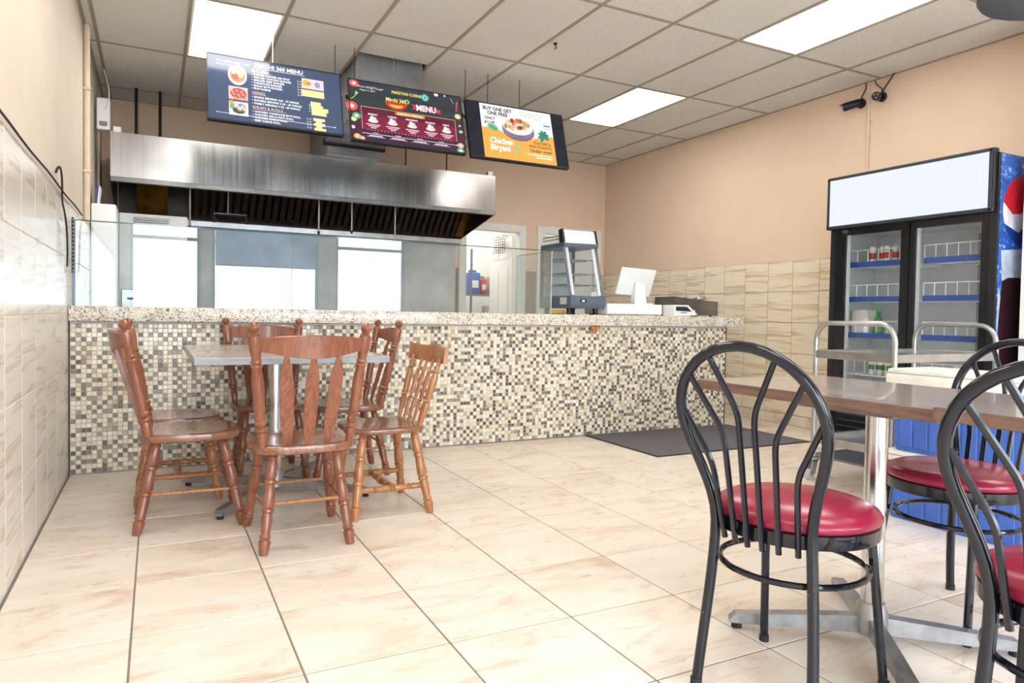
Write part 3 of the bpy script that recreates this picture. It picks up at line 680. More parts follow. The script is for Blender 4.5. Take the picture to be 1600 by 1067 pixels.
# steel tray with wrapped cutlery
tr = thing('steel_bin', 'open brushed steel bin on the counter end', 'bin', (4.76, 5.42, ZT))
b_ = B()
b_.prism([(-.28, .012), (.26, .012), (.26, .15), (.18, .155), (-.28, .19)], -.16, -.154).prism([(-.28, .012), (.26, .012), (.26, .15), (.18, .155), (-.28, .19)], .154, .16)
b_.span((-.28, -.154, .012), (-.274, .154, .19)).span((.254, -.154, .012), (.26, .154, .15)).span((-.274, -.154, .012), (.254, .154, .018))
b_.build('bin_shell', 'dull_metal', tr, flat=True)
for sx in (-.22, .20):
    for sy in (-.12, .12): B().cyl((sx, sy, 0), (sx, sy, .012), .012, n=8).build('foot', 'black_rubber', tr)
rr = random.Random(5); cp = B()
for i in range(16):
    q = Matrix.Rotation(rr.uniform(0, 3), 4, 'Z') @ Matrix.Rotation(rr.uniform(-.45, .45), 4, 'Y') @ Matrix.Rotation(rr.uniform(-.4, .4), 4, 'X')
    cp.box((-.2+rr.random()*.4, -.09+rr.random()*.18, .05+rr.random()*.09), (.12, .03, .012), .004, q)
tag(cp.build('wrapped_cutlery', 'foil_wrap', None, (4.76, 5.42, ZT+.06)), 'heap of clear wrapped cutlery filling the steel bin', 'cutlery', kind='stuff')
bl = thing('counter_bell', 'small silver call bell in front of the steel bin', 'bell', (4.60, 5.13, ZT))
B().lathe([(.042, 0), (.044, .006), (.036, .008)]).build('bell_base', 'black_plastic', bl); B().lathe([(.036, .008), (.034, .022), (.022, .034), (.006, .038)]).build('dome', 'chrome', bl); B().cyl((0, 0, .036), (0, 0, .06), .003, n=6).build('plunger', 'chrome', bl)

# ================================================================== HANGING MENU SCREENS
def text_bm(bm, s, size, x, z, y, align='LEFT', bold=0.0, sx=1.0, shear=0.0):
    cu = bpy.data.curves.new('lettering_curve', 'FONT'); cu.body = s; cu.size = size; cu.align_x = align; cu.offset = bold; cu.resolution_u = 2; cu.shear = shear
    ob = bpy.data.objects.new('lettering_curve', cu); me = ob.to_mesh()
    n0 = len(bm.verts); bm.verts.ensure_lookup_table()
    b2 = bmesh.new(); b2.from_mesh(me); ob.to_mesh_clear()
    mp = {}
    for v in b2.verts: mp[v.index] = bm.verts.new((v.co.x*sx+x, y, v.co.y+z))
    for f in b2.faces:
        try: bm.faces.new([mp[v.index] for v in f.verts])
        except ValueError: pass
    b2.free(); bpy.data.objects.remove(ob); bpy.data.curves.remove(cu)
def screen_mat(name, color, s=1.0, rough=.12):
    q = N(name).set(tuple(.5*x for x in col(color)[:3]), rough, 0, .5); q.b.inputs['Emission Color'].default_value = col(color); q.b.inputs['Emission Strength'].default_value = s*.45
    M[name] = q.m; return name
class TV:
    W, HH = .955, .535
    def __init__(s, loc, tilt, label, bg):
        s.t = thing('menu_screen', label, 'screen', loc, 0, 'menu screens hanging over the counter'); s.t.rotation_euler = (-tilt, 0, 0)
        W, Hh = s.W, s.HH
        B().span((-W/2, 0, -Hh/2), (W/2, .035, Hh/2), .004).build('casing', 'black_plastic', s.t)
        B().span((-W*.3, .035, -Hh*.35), (W*.3, .06, Hh*.25), .01).build('rear_housing', 'black_plastic', s.t)
        B().span((-W/2+.008, -.002, -Hh/2+.014), (W/2-.008, 0, Hh/2-.008)).build('display', bg, s.t)
        f = B(); f.span((-W/2, -.005, -Hh/2), (W/2, 0, -Hh/2+.014)).span((-W/2, -.005, Hh/2-.008), (W/2, 0, Hh/2)).span((-W/2, -.005, -Hh/2+.014), (-W/2+.008, 0, Hh/2-.008)).span((W/2-.008, -.005, -Hh/2+.014), (W/2, 0, Hh/2-.008))
        f.build('bezel', 'charcoal_plastic', s.t, flat=True)
        B().span((-.03, -.006, -Hh/2-.008), (.03, .01, -Hh/2)).build('sensor_tab', 'black_plastic', s.t)
        s.g = {}; s.lay = {}
    def bm(s, c, lay=1):
        if (c, lay) not in s.g: s.g[(c, lay)] = bmesh.new()
        return s.g[(c, lay)]
    def X(s, u): return (u-.5)*s.W
    def Z(s, v): return (.5-v)*s.HH
    def text(s, c, txt, u, v, size, align='LEFT', bold=0, sx=1.0, lay=4): text_bm(s.bm(c, lay), txt, size, s.X(u), s.Z(v)-size*.35, -.002-.0004*lay, align, bold, sx)
    def poly(s, c, pts, lay=2):
        bm = s.bm(c, lay); bm.faces.new([bm.verts.new((s.X(u), -.002-.0004*lay, s.Z(v))) for u, v in pts])
    def rect(s, c, u0, v0, u1, v1, lay=2): s.poly(c, [(u0, v0), (u0, v1), (u1, v1), (u1, v0)], lay)
    def ell(s, c, u, v, ru, rv=None, lay=2, a0=0, a1=2*PI, rot=0, n=20):
        rv = ru*s.W/s.HH if rv is None else rv; k = s.W/s.HH; p = []
        for i in range(n+1 if a1-a0 < 6.2 else n):
            a = a0+(a1-a0)*i/n; x = ru*math.cos(a); y = rv/k*math.sin(a)
            p.append((u+x*math.cos(rot)-y*math.sin(rot), v+(x*math.sin(rot)+y*math.cos(rot))*k))
        s.poly(c, p, lay)
    def done(s, strength=1.0):
        for (c, lay), bm in s.g.items():
            name = 'screen_ink_'+c.lstrip('#')
            if name not in M: screen_mat(name, c, strength)
            me = bpy.data.meshes.new('screen_print'); bmesh.ops.recalc_face_normals(bm, faces=bm.faces); bm.to_mesh(me); bm.free(); me.materials.append(M[name])
            o = bpy.data.objects.new('screen_print', me); C.objects.link(o); o.parent = s.t; o['kind'] = 'stuff'
    def hang(s, xs, chain=True):
        for x in xs:
            iv = s.t.matrix_basis.inverted()
            top = s.t.matrix_basis @ Vector((x, .02, s.HH/2-.02)); n = 12
            if chain:
                b_ = B(); z = top.z; i = 0
                while z < H-.004:
                    b_.box(iv @ Vector((top.x, top.y, z+.008)), (.008 if i % 2 else .003, .003 if i % 2 else .008, .017), .001); z += .014; i += 1
                b_.build('hanging_chain', 'chrome', s.t)['kind'] = 'stuff'
            else: B().cyl(iv @ top, iv @ Vector((top.x, top.y, H-.001)), .003, n=6).build('hanging_wire', 'black_plastic', s.t)
TILT = .29
screen_mat('screen_navy', '#46546f', .95)
t1 = TV(((.319+1.265)/2, 5.4, 2.623), TILT, 'navy menu screen listing burgers, wings and rolls', 'screen_navy')
Wh, Pk, Ye = '#eef1f6', '#f2cfc6', '#f3dc9d'
t1.text(Wh, 'TV1 VIDEO PART 1.mp4', .065, .105, .022); t1.text(Wh, 'February 2, 2024', .065, .15, .016)
t1.text(Wh, 'MIRCHI 360 MENU', .52, .085, .043, 'CENTER', .0012); t1.rect(Wh, .325, .128, .715, .134, 3)
t1.text(Pk, 'BURGERS', .315, .172, .03); t1.rect(Pk, .315, .198, .465, .202, 3)
for i, s_ in enumerate(('SHAKER BURGER 360 SPOT', 'GRILLED CHICKEN BURGER', 'GRILLED BEEF BURGER', 'TANDOORI BURGER', 'MALAI BOTI BURGER', 'BUN KABAB')):
    t1.text(Wh, '\u2022 '+s_, .315, .232+i*.043, .0215, 'LEFT', .0006); t1.text(Wh, '$ 10', .655, .232+i*.043, .018)
t1.text(Pk, 'WINGS', .315, .515, .028); t1.rect(Pk, .315, .54, .42, .544, 3)
for i, s_ in enumerate(('SINGLE SERVING 1LB - 10 WINGS', 'DOUBLE SERVING 2 LB - 20 WINGS', 'FAMILY SERVING 5 LB - 50 WINGS')):
    t1.text(Wh, '\u2022 '+s_, .315, .58+i*.048, .0215, 'LEFT', .0006); t1.text(Wh, '$ 10', .735, .58+i*.048, .018)
t1.text(Pk, 'WRAPS & ROLLS', .315, .735, .029); t1.rect(Pk, .315, .762, .565, .766, 3)
for i, s_ in enumerate(('CHICKEN TANDOORI BOTI ROLL', 'CHICKEN MALAI BOTI ROLL', 'CHICKEN KABOB ROLL', 'BEEF KABOB ROLL')):
    t1.text(Wh, '\u2022 '+s_, .315, .80+i*.044, .0215, 'LEFT', .0006); t1.text(Wh, '$ 10', .715, .80+i*.044, .018)
t1.rect(Wh, .065, .878, .93, .884, 5); t1.ell(Wh, .93, .881, .006, lay=5); t1.ell(Wh, .065, .881, .004, lay=5)
t1.ell('#d9cfc9', .215, .285, .068, .155); t1.ell('#c98a6a', .215, .28, .055, .12, 3); t1.ell('#e8c8a6', .235, .27, .024, .05, 4); t1.ell('#b06a56', .2, .31, .026, .05, 4); t1.ell('#e9ddc4', .19, .24, .018, .04, 4)
t1.rect('#d9b6b0', .15, .465, .285, .66); t1.ell('#b5504c', .218, .565, .058, .08, 3)
for i in range(9): t1.ell('#d98a7e', .175+.011*i, .54+.05*(i % 3)-.01*(i % 2), .011, .022, 4)
t1.rect('#d8d6d4', .15, .69, .285, .895); t1.ell('#8c8484', .235, .775, .036, .06, 3); t1.ell('#5a5252', .22, .82, .045, .05, 3); t1.ell('#6fa26a', .172, .76, .017, .05, 4); t1.ell('#d89a6a', .17, .71, .02, .03, 4)
for i in range(6): t1.ell('#c9bfbb', .205+.012*i, .76+.02*(i % 3), .008, .03, 4, rot=.6)
t1.rect('#e8cdb4', .69, .165, .775, .325); t1.rect('#d9cfe0', .775, .165, .86, .325); t1.ell('#d9a257', .72, .235, .025, .05, 3); t1.ell('#a892b5', .81, .245, .022, .05, 3); t1.ell('#b97d70', .745, .24, .013, .03, 4)
t1.rect(Ye, .685, .345, .86, .45)
t1.rect(Ye, .75, .52, .83, .57); t1.rect(Ye, .75, .57, .845, .61); t1.rect(Ye, .755, .61, .885, .67); t1.rect(Ye, .755, .67, .87, .73)
t1.rect(Ye, .765, .775, .855, .82); t1.rect(Ye, .785, .82, .83, .85); t1.rect(Ye, .77, .85, .855, .895); t1.rect(Ye, .785, .895, .83, .925); t1.rect(Ye, .77, .925, .86, .965)
t1.done(1.0); t1.hang((-.02,)); t1.hang((-.38, .44), False)

def grad_mat():
    q = N('screen_crimson').set((.01, .01, .012), .12); tc = q.n('TexCoord'); sp = q.n('SeparateXYZ'); q.l(tc.outputs['Object'], sp.inputs[0])
    mr = q.n('MapRange'); mr.inputs[1].default_value = -.27; mr.inputs[2].default_value = .27; q.l(sp.outputs[2], mr.inputs[0])
    q.l(q.ramp(mr.outputs[0], [(0, '#3a2440'), (.2, '#54223f'), (.45, '#5a2a3e'), (.62, '#33403f'), (1, '#3a3f4c')]), q.b.inputs['Emission Color']); q.b.inputs['Emission Strength'].default_value = .5
    M['screen_crimson'] = q.m
grad_mat()
t2 = TV(((1.326+2.281)/2, 5.4, 2.607), TILT, 'dark crimson menu screen headed Pakistani cuisine with chili logo', 'screen_crimson')
t2.text(Wh, 'Mirchi 360@TO.mp4', .075, .105, .024); t2.text(Wh, 'August 4, 2024', .095, .158, .02)
t2.text('#e8e07a', 'PAKISTANI CUISINE', .50, .115, .036, 'CENTER', .0008, .8); t2.ell('#49b8a8', .665, .12, .034); t2.ell('#9fe6d8', .665, .12, .02, lay=3); t2.ell('#2f8f82', .665, .12, .012, lay=4)
t2.ell('#c9392f', .40, .285, .098, .125, 3, 0, PI); t2.ell('#8fbf4a', .50, .245, .02, .04, 3); t2.ell('#3a3f4c', .495, .25, .010, .02, 4); t2.ell('#e8b64a', .40, .33, .06, .05, 4, 0, PI)
t2.text('#e8e68a', 'Mirchi 360', .40, .25, .046, 'CENTER', .0012, .85, 6)
t2.poly('#d8375a', [(.53, .27), (.80, .30), (.785, .33), (.81, .36), (.54, .35), (.555, .31)], 3); t2.text('#f6e6ee', 'MENU', .665, .315, .074, 'CENTER', .0025, .85, 6)
t2.rect('#7c2340', .095, .43, .925, .80, 1); t2.rect('#5c2038', .095, .43, .925, .56, 2)
for a in ((.095, .43, .925, .436), (.095, .43, .098, .80), (.922, .43, .925, .80)): t2.rect('#f0c9a0', *a, 3)
t2.rect('#c8842e', .385, .445, .645, .495, 4); t2.text('#f8ecc0', 'EVERYDAY SPECIALS', .515, .47, .029, 'CENTER', .0008, .8, 6)
for u, s_ in zip((.19, .355, .525, .69, .835), ('MONDAY', 'TUESDAY', 'WEDNESDAY', 'THURSDAY', 'FRIDAY')):
    t2.text(Wh, s_, u, .545, .019, 'CENTER', .0006, .9)
    t2.ell('#e9e1e4', u, .65, .042, .03, 3); t2.ell('#f4eff0', u-.008, .615, .018, .045, 4); t2.ell('#d5c6cb', u+.014, .625, .016, .04, 5)
    for k in range(3): t2.rect('#e6dade', u-.06+.018*k, .705+k*.026, u+.06-.018*k, .717+k*.026, 3)
for i in range(26): t2.ell('#c78a94', .14+i*.029, .80, .005, lay=4, n=8)
t2.rect(Wh, .09, .862, .92, .868, 5); t2.ell(Wh, .92, .865, .006, lay=5)
for u in (.13, .32, .51, .70):
    t2.rect('#d9cfe0', u, .905, u+.15, .912, 3); t2.rect('#e8e2ec', u+.02, .885, u+.13, .897, 3); t2.rect('#cbbcd2', u+.05, .84, u+.10, .85, 3)
for u, v, c, r in ((.05, .07, '#d9575a', .04), (.02, .45, '#d9575a', .05), (.055, .60, '#5fae7a', .035), (.03, .66, '#c9d29a', .025), (.05, .93, '#d99a5a', .03), (.09, .955, '#d99a5a', .025), (.77, .035, '#e9e4ea', .02), (.85, .03, '#c9a9c0', .012), (.955, .36, '#c6c98a', .03), (.97, .62, '#66b98c', .02), (.965, .52, '#efe2d6', .01), (.955, .86, '#e59ab0', .03), (.95, .95, '#4fae7a', .035), (.02, .79, '#c9c4d2', .018)):
    t2.ell(c, u, v, r, r*1.5, 2); t2.ell('#f0d8d0', u, v, r*.45, r*.7, 3)
t2.poly('#d8455c', [(.955, .10), (.97, .105), (.95, .28), (.94, .28)], 2); t2.poly('#8fc06a', [(.90, .06), (.908, .06), (.93, .14), (.925, .145)], 2); t2.poly('#9fc07a', [(.06, .19), (.085, .22), (.03, .33), (.01, .34), (.05, .28)], 2)
t2.done(1.0); t2.hang((-.1, .13)); t2.hang((-.42,), False)
for p in ((.20, .27), (.30, .42)): pass

screen_mat('screen_black', '#1f2230', .9)
t3 = TV(((2.327+3.278)/2, 5.4, 2.598), TILT, 'black framed screen advertising chicken biryani in orange and white', 'screen_black')
U0, U1 = .135, .87
t3.rect('#f0f1f6', U0, .02, U1, .975, 1)
wave = [(U0, .45), (.2, .435), (.28, .45), (.36, .50), (.44, .555), (.52, .58), (.60, .565), (.68, .52), (.75, .47), (.81, .455), (U1, .46)]
t3.poly('#f4a850', wave+[(U1, .975), (U0, .975)], 2)
K = '#2c2c34'
t3.text(K, 'BUY ONE GET', .165, .095, .047, 'LEFT', .0016, .93); t3.text(K, 'ONE FREE', .205, .175, .047, 'LEFT', .0016, .93)
t3.text(K, 'ONLY', .175, .27, .036, 'LEFT', .0012); t3.text(K, '$11.99', .165, .345, .036, 'LEFT', .0012)
for i, s_ in enumerate(('Every Wednesday (Dine-in/Pickup only)', 'Unlimited chicken biryani together', 'Call to order and add items')): t3.text('#6a6a74', s_, .665, .08+i*.043, .0165, 'CENTER', 0, .95)
t3.ell('#8f7c9a', .505, .40, .165, .20, 3); t3.ell('#efe6e2', .505, .355, .155, .15, 4); t3.ell('#6c5a78', .505, .43, .165, .18, 3, 0, PI); t3.ell('#6c5a78', .505, .52, .06, .05, 3)
rr = random.Random(2)
for i in range(26):
    a, r = rr.uniform(0, 6.28), rr.random()**.5
    t3.ell(rr.choice(('#c46a44', '#d98c5c', '#b4573c', '#e7b48a', '#8f4a34', '#f2e8da')), .51+.105*r*math.cos(a), .33+.10*r*math.sin(a), .022, .042, 5+i % 3, rot=a)
t3.ell('#7fae7a', .57, .28, .02, .035, 8, rot=.6); t3.ell('#c9c48a', .385, .36, .02, .05, 8); t3.ell('#6f8f5a', .375, .38, .014, .04, 9)
t3.ell('#6fb58c', .245, .43, .055, .06, 4, rot=.35); t3.ell('#4f9a72', .25, .44, .04, .02, 5, rot=.35)
for i in range(7): t3.ell('#2f8a7a', .765+.028*math.cos(2.2+i*.75), .47+.06*math.sin(2.2+i*.75), .034, .03, 4, rot=2.2+i*.75)
t3.ell('#3a3a44', .815, .265, .036); t3.ell('#f0f1f6', .815, .265, .033, lay=5); t3.rect(K, .785, .255, .845, .275, 6)
t3.text('#ffffff', 'Chicken', .20, .655, .075, 'LEFT', .0022, .92); t3.text('#ffffff', 'Biryani', .20, .775, .075, 'LEFT', .0022, .92); t3.ell('#8fc09a', .47, .755, .018, .07, 3, rot=.3)
t3.text(K, 'FLAVORFUL', .835, .605, .037, 'RIGHT', .0005, .9); t3.text(K, 'AND PLEASING', .835, .675, .037, 'RIGHT', .0005, .9); t3.text(K, 'Order now!', .835, .75, .048, 'RIGHT', .0008, .95)
t3.rect('#fbe9d2', .56, .815, .83, .838, 3); t3.rect('#fbe9d2', .65, .86, .83, .883, 3); t3.rect('#dd8f3c', .21, .855, .39, .862, 3)
t3.done(1.0); t3.hang((-.26, .05), False); t3.hang((-.47,), False)
for tv, side in ((t1, 1), (t2, -1), (t2, 1), (t3, -1)):
    B().span((.478 if side > 0 else -.496, .01, .09), (.496 if side > 0 else -.478, .022, .125), .002).build('side_bracket', 'chrome' if tv is t1 else 'black_plastic', tv.t)

# ================================================================== WOODEN DINING SET
WTX, WTY, WTZ = .62, 4.15, .81
wtb = thing('dining_table', 'grey laminate pedestal table ringed by wooden chairs', 'table', (WTX, WTY, 0))
B().span((-.465, -.65, WTZ-.036), (.465, .65, WTZ-.002), .003).build('edge_band', 'table_edge_grey', wtb); B().span((-.463, -.648, WTZ-.002), (.463, .648, WTZ), .0008).build('table_top', 'table_grey', wtb)
PX, PY = -.01, -.01
B().cyl((PX, PY, .06), (PX, PY, WTZ-.05), .035, n=20).build('column', 'chrome', wtb); B().span((PX-.16, PY-.16, WTZ-.05), (PX+.16, PY+.16, WTZ-.036), .004).build('top_plate', 'dull_metal', wtb)
def cross_base(t, cx, cy, arms, mat):
    for dx, dy in arms:
        Ld = math.hypot(dx, dy); a = math.atan2(dy, dx); mt = Matrix.Translation((cx, cy, 0)) @ Matrix.Rotation(a, 4, 'Z')
        o = B().prism([(.03, .03), (.03, .085), (Ld*.5, .07), (Ld-.02, .05), (Ld, .03), (Ld, .02), (Ld-.06, .02)], -.02, .02, mt).build('base_arm', mat, t, angle=25)
        B().cyl(mt @ Vector((Ld-.025, 0, 0)), mt @ Vector((Ld-.025, 0, .021)), .017, n=10).build('glide', 'black_rubber', o)
    B().lathe([(.05, .03), (.05, .1), (.04, .13), (.036, .13)], (cx, cy, 0), 20).build('base_hub', mat, t)
cross_base(wtb, PX, PY, [(-.34, -.48), (.34, .48), (.46, -.34), (-.46, .34)], 'cast_alloy')

LEGP = [(k, r*1.18) for k, r in [(0, .0135), (.04, .016), (.06, .019), (.075, .016), (.10, .018), (.24, .0205), (.27, .0165), (.285, .0215), (.31, .0215), (.325, .0165), (.36, .019), (.52, .0225), (.55, .0175), (.565, .0225), (.59, .0225), (.60, .0175), (.66, .02), (.80, .016), (.83, .0205), (.85, .0155), (.87, .021), (.90, .0205), (.93, .0185), (1, .015)]]
POSTP = [(k, r*1.14) for k, r in [(0, .0145), (.03, .016), (.10, .0195), (.13, .016), (.145, .0225), (.165, .0225), (.175, .0165), (.20, .0225), (.215, .0225), (.225, .017), (.30, .0195), (.52, .0225), (.64, .017), (.66, .0225), (.675, .0165), (.695, .022), (.71, .0165), (.74, .018), (.80, .0225), (.87, .0235), (.90, .021), (.92, .011), (.925, .013), (.94, .0195), (.965, .022), (.985, .017), (.998, .006), (1, .002)]]
STRP = [(k, r*1.3) for k, r in [(0, .009), (.08, .0105), (.2, .012), (.22, .009), (.24, .0135), (.26, .009), (.3, .011), (.42, .015), (.46, .0115), (.48, .0165), (.5, .0125), (.52, .0165), (.54, .0115), (.58, .015), (.7, .011), (.74, .009), (.76, .0135), (.78, .009), (.8, .012), (.92, .0105), (1, .009)]]
SPINP = [(0, .007), (.08, .008), (.3, .0125), (.34, .009), (.36, .0135), (.38, .009), (.45, .0115), (.7, .0135), (.78, .009), (.80, .0125), (.82, .008), (1, .0065)]
def seat_mesh(w, d0, d1, zt, th):
    # rounded D seat, wider towards the back corners, dished top
    n = 40; out = []
    for i in range(n):
        a = 2*PI*i/n; c, s_ = math.cos(a), math.sin(a); e = .55
        x = math.copysign(abs(c)**e, c)*w; y = math.copysign(abs(s_)**e, s_)*((d1-d0)/2)+(d1+d0)/2
        if s_ > 0: x *= 1-.06*s_
        out.append((x, y))
    b = B(); cx, cy = 0, (d0+d1)/2
    sc2 = lambda k: [(cx+(x-cx)*k, cy+(y-cy)*k) for x, y in out]
    rings = [(.93, zt-th), (.985, zt-th+.006), (1, zt-th*.5), (.985, zt-.004), (.95, zt), (.75, zt-.003), (.45, zt-.008), (.15, zt-.009)]
    b.ring_surface([[Vector((x, y, z)) for x, y in sc2(k)] for k, z in rings]); return b
def crest(hw, zc, hmid, hend, th, y0, bow, slope=0, wavy=.0):
    b = B(); n = 18; rings = []
    for i in range(n+1):
        u = -1+2*i/n; x = u*hw; k = 1-u*u
        y = y0-bow*k; top = zc+hend/2+(hmid-hend)*.35*k+wavy*math.cos(u*PI*2)*.5; bot = zc-hend/2-(hmid-hend)*.65*k**1.5
        rings.append([Vector((x, y-th/2, bot)), Vector((x, y+th/2, bot)), Vector((x, y+th/2-slope, top-.004)), Vector((x, y+th/2-slope-.006, top)), Vector((x, y-th/2-slope+.006, top)), Vector((x, y-th/2-slope, top-.004))])
    b.ring_surface(rings); return b
def chair_tall(label, loc, rz):
    t = thing('dining_chair', label, 'chair', loc, rz, 'wooden chairs around the grey table')
    seat_mesh(.228, -.215, .235, .454, .04).build('seat', 'seat_wood', t)
    for sx in (-1, 1):
        B().turned((sx*.135, -.13, .422), (sx*.185, -.215, 0), LEGP, 14).build('leg', 'chair_wood', t)
        B().turned((sx*.15, .15, .422), (sx*.202, .24, 0), LEGP, 14).build('leg', 'chair_wood', t)
        B().turned((sx*.185, -.165, .448), (sx*.236, -.268, .985), POSTP, 14).build('back_post', 'chair_wood', t)
        B().cyl((sx*.166, -.182, .175), (sx*.182, .205, .175), .0075, n=8).build('stretcher', 'chair_wood_orange', t)
    B().cyl((-.163, -.178, .205), (.163, -.178, .205), .0075, n=8).build('stretcher', 'chair_wood_orange', t)
    B().cyl((-.178, .20, .205), (.178, .20, .205), .0075, n=8).build('stretcher', 'chair_wood_orange', t)
    crest(.218, .892, .100, .055, .02, -.252, .065, .012).build('crest_rail', 'chair_wood', t)
    for x0, x1, yb, yt in ((-.085, -.108, -.178, -.300), (0, 0, -.19, -.317), (.085, .108, -.178, -.300)):
        p = [(-.008, 0), (-.017, .03), (-.026, .10), (-.0285, .24), (-.026, .325), (-.009, .418), (.009, .418), (.026, .325), (.0285, .24), (.026, .10), (.017, .03), (.008, 0)]
        m_ = Matrix.Translation((x0, yb, .448)) @ Matrix.Rotation(math.atan2(yb-yt, .395), 4, 'X') @ Matrix.Rotation(math.atan2(x1-x0, .4), 4, 'Y')
        B().prism(p, -.006, .006, m_).build('back_slat', 'chair_wood', t, angle=25)
    return t
CA = chair_tall('wooden chair with its slatted back to the camera, nearest the viewer', (.59, 3.27, 0), 0)
dup(CA, (.137, 3.75, 0), -PI/2, 'wooden chair seen side-on at the left front of the grey table')
dup(CA, (.64, 4.64, 0), PI, 'wooden chair with its back against the mosaic counter')
dup(CA, (1.10, 4.45, 0), PI/2, 'ball-topped wooden chair at the right rear of the grey table')
def chair_low(label, loc, rz):
    t = thing('dining_chair', label, 'chair', loc, rz, 'wooden chairs around the grey table')
    seat_mesh(.215, -.21, .205, .448, .032).build('seat', 'seat_wood', t)
    sid = []
    for sx in (-1, 1):
        B().turned((sx*.14, -.14, .42), (sx*.225, -.205, 0), LEGP, 14).build('leg', 'chair_wood_orange', t)
        B().turned((sx*.14, .13, .42), (sx*.215, .19, 0), LEGP, 14).build('leg', 'chair_wood_orange', t)
        B().turned((sx*.19, -.185, .14), (sx*.187, .165, .14), STRP, 10).build('stretcher', 'chair_wood_orange', t)
        B().turned((sx*.165, -.165, .445), (sx*.197, -.262, .80), [(k, r*1.45) for k, r in SPINP], 12).build('back_post', 'chair_wood_orange', t)
    B().turned((-.187, -.01, .14), (.187, -.01, .14), STRP, 10).build('stretcher', 'chair_wood_orange', t)
    crest(.262, .815, .095, .085, .022, -.262, .045, .01, .012).build('crest_rail', 'chair_wood_orange', t)
    for x0, x1 in ((-.11, -.125), (-.037, -.042), (.037, .042), (.11, .125)):
        B().turned((x0, -.172, .443), (x1, -.285, .785), SPINP, 10).build('spindle', 'chair_wood_orange', t)
    return t
CF = chair_low('lighter orange wooden chair with turned spindles at the right front of the table', (1.06, 3.59, 0), PI/2+.02)
dup(CF, (.12, 4.29, 0), -PI/2, 'spindle-back wooden chair hidden behind the left front chair')

# ================================================================== METAL CAFE CHAIRS AND BROWN TABLES
def metal_chair(label, loc, rz):
    t = thing('cafe_chair', label, 'chair', loc, rz, 'black metal chairs with red round seats')
    R = .215
    # hoop: rear legs and back arch in one bent tube
    left = bez((-.166, -.225, .0), (-.158, -.20, .2), (-.14, -.185, .36), (-.138, -.19, .47), 8)+bez((-.138, -.19, .47), (-.136, -.197, .58), (-.203, -.24, .68), (-.205, -.268, .77), 8)[1:]
    arch = [Vector((-.205*math.cos(PI*i/18), -.268-.055*math.sin(PI*i/18), .77+.195*math.sin(PI*i/18))) for i in range(1, 18)]
    right = [Vector((-p.x, p.y, p.z)) for p in reversed(left)]
    hoop = B().tube(left+arch+right, .0145, 12).build('back_hoop', 'black_enamel', t)
    for sx in (-1, 1): B().cyl((sx*.166, -.225, .0), (sx*.166, -.225, .02), .0165, n=10).build('foot_cap', 'black_rubber', hoop)
    # fan of six rods: straight up from the seat rim, then kinked outwards to the hoop
    for i, (xb, zb, xm, zm, a) in enumerate(((-.105, .43, -.120, .70, 8), (-.062, .43, -.072, .79, 37), (-.021, .43, -.022, .85, 62), (.021, .43, .022, .85, 118), (.062, .43, .072, .79, 143), (.105, .43, .120, .70, 172))):
        yb = -math.sqrt(max(R*R-xb*xb, 0))-.006
        a = math.radians(a); top = Vector((-.205*math.cos(a), -.268-.055*math.sin(a), .77+.195*math.sin(a)))
        k = Vector((xm, -.205-.28*(zm-.06-.47)+.012, zm-.06)); pb = Vector((xb, yb, zb))
        dirn = (top-k).normalized(); dn = (k-pb).normalized()
        pts = [pb, pb+(k-pb)*.5, k-dn*.04]+bez(k-dn*.04, k-dn*.01, k+dirn*.01, k+dirn*.04, 5)[1:]+[top]
        B().tube(pts, .0082, 8).build('back_rod', 'black_enamel', t)
    B().lathe([(R-.03, .448), (R, .448), (R+.002, .452), (R+.002, .484), (R-.004, .488), (R-.03, .488)], n=36).build('seat_ring', 'black_enamel', t)
    B().lathe([(.0, .486), (R-.004, .486), (R+.004, .494), (R+.005, .503), (R-.002, .516), (R-.03, .529), (R-.09, .539), (R-.15, .543), (.0, .544)], n=40).build('seat_pad', 'red_vinyl', t, angle=80)
    for sx in (-1, 1):
        p = B().tube([(sx*.155, .125, .45), (sx*.165, .14, .3), (sx*.182, .175, .0)], .0125, 10).build('front_leg', 'black_enamel', t)
        B().cyl((sx*.182, .175, 0), (sx*.182, .175, .02), .015, n=10).build('foot_cap', 'black_rubber', p)
    B().tube([(.195*math.cos(2*PI*i/36), -.018+.195*math.sin(2*PI*i/36), .352) for i in range(36)], .009, 8, True).build('leg_ring', 'black_enamel', t)
    return t
MC = metal_chair('black hoop-back metal chair with round red vinyl seat, its whole back in view', (1.618, 1.366, 0), -PI/2+.24)
dup(MC, (1.71, .685, 0), -PI/2+.20, 'black metal red-seat chair cut by the right frame edge, nearest the camera')
dup(MC, (2.50, 1.44, 0), PI/2-.10, 'black metal red-seat chair on the far side of the brown table')

def brown_table(label, x0, x1, y0, y1, z, post, arms):
    cx, cy = post; t = thing('cafe_table', label, 'table', (cx, cy, 0), 0, 'brown wood-look tables pushed together')
    B().span((x0-cx, y0-cy, z-.036), (x1-cx, y1-cy, z-.0015), .002).build('edge_band', 'table_edge_brown', t)
    B().span((x0-cx+.001, y0-cy+.001, z-.0015), (x1-cx-.001, y1-cy-.001, z), .0006).build('table_top', 'table_brown', t)
    B().span((-.17, -.17, z-.05), (.17, .17, z-.036), .004).build('top_plate', 'dull_metal', t)
    B().cyl((0, 0, .06), (0, 0, z-.05), .034, n=24).build('column', 'chrome', t)
    cross_base(t, 0, 0, arms, 'cast_alloy')
AR = [(.44*math.cos(math.radians(a)), .44*math.sin(math.radians(a))) for a in (141, 231, 321, 51)]
brown_table('brown wood-look pedestal table behind the full metal chair', 1.85, 2.50, 1.118, 2.037, .80, (2.06, 1.435), AR)
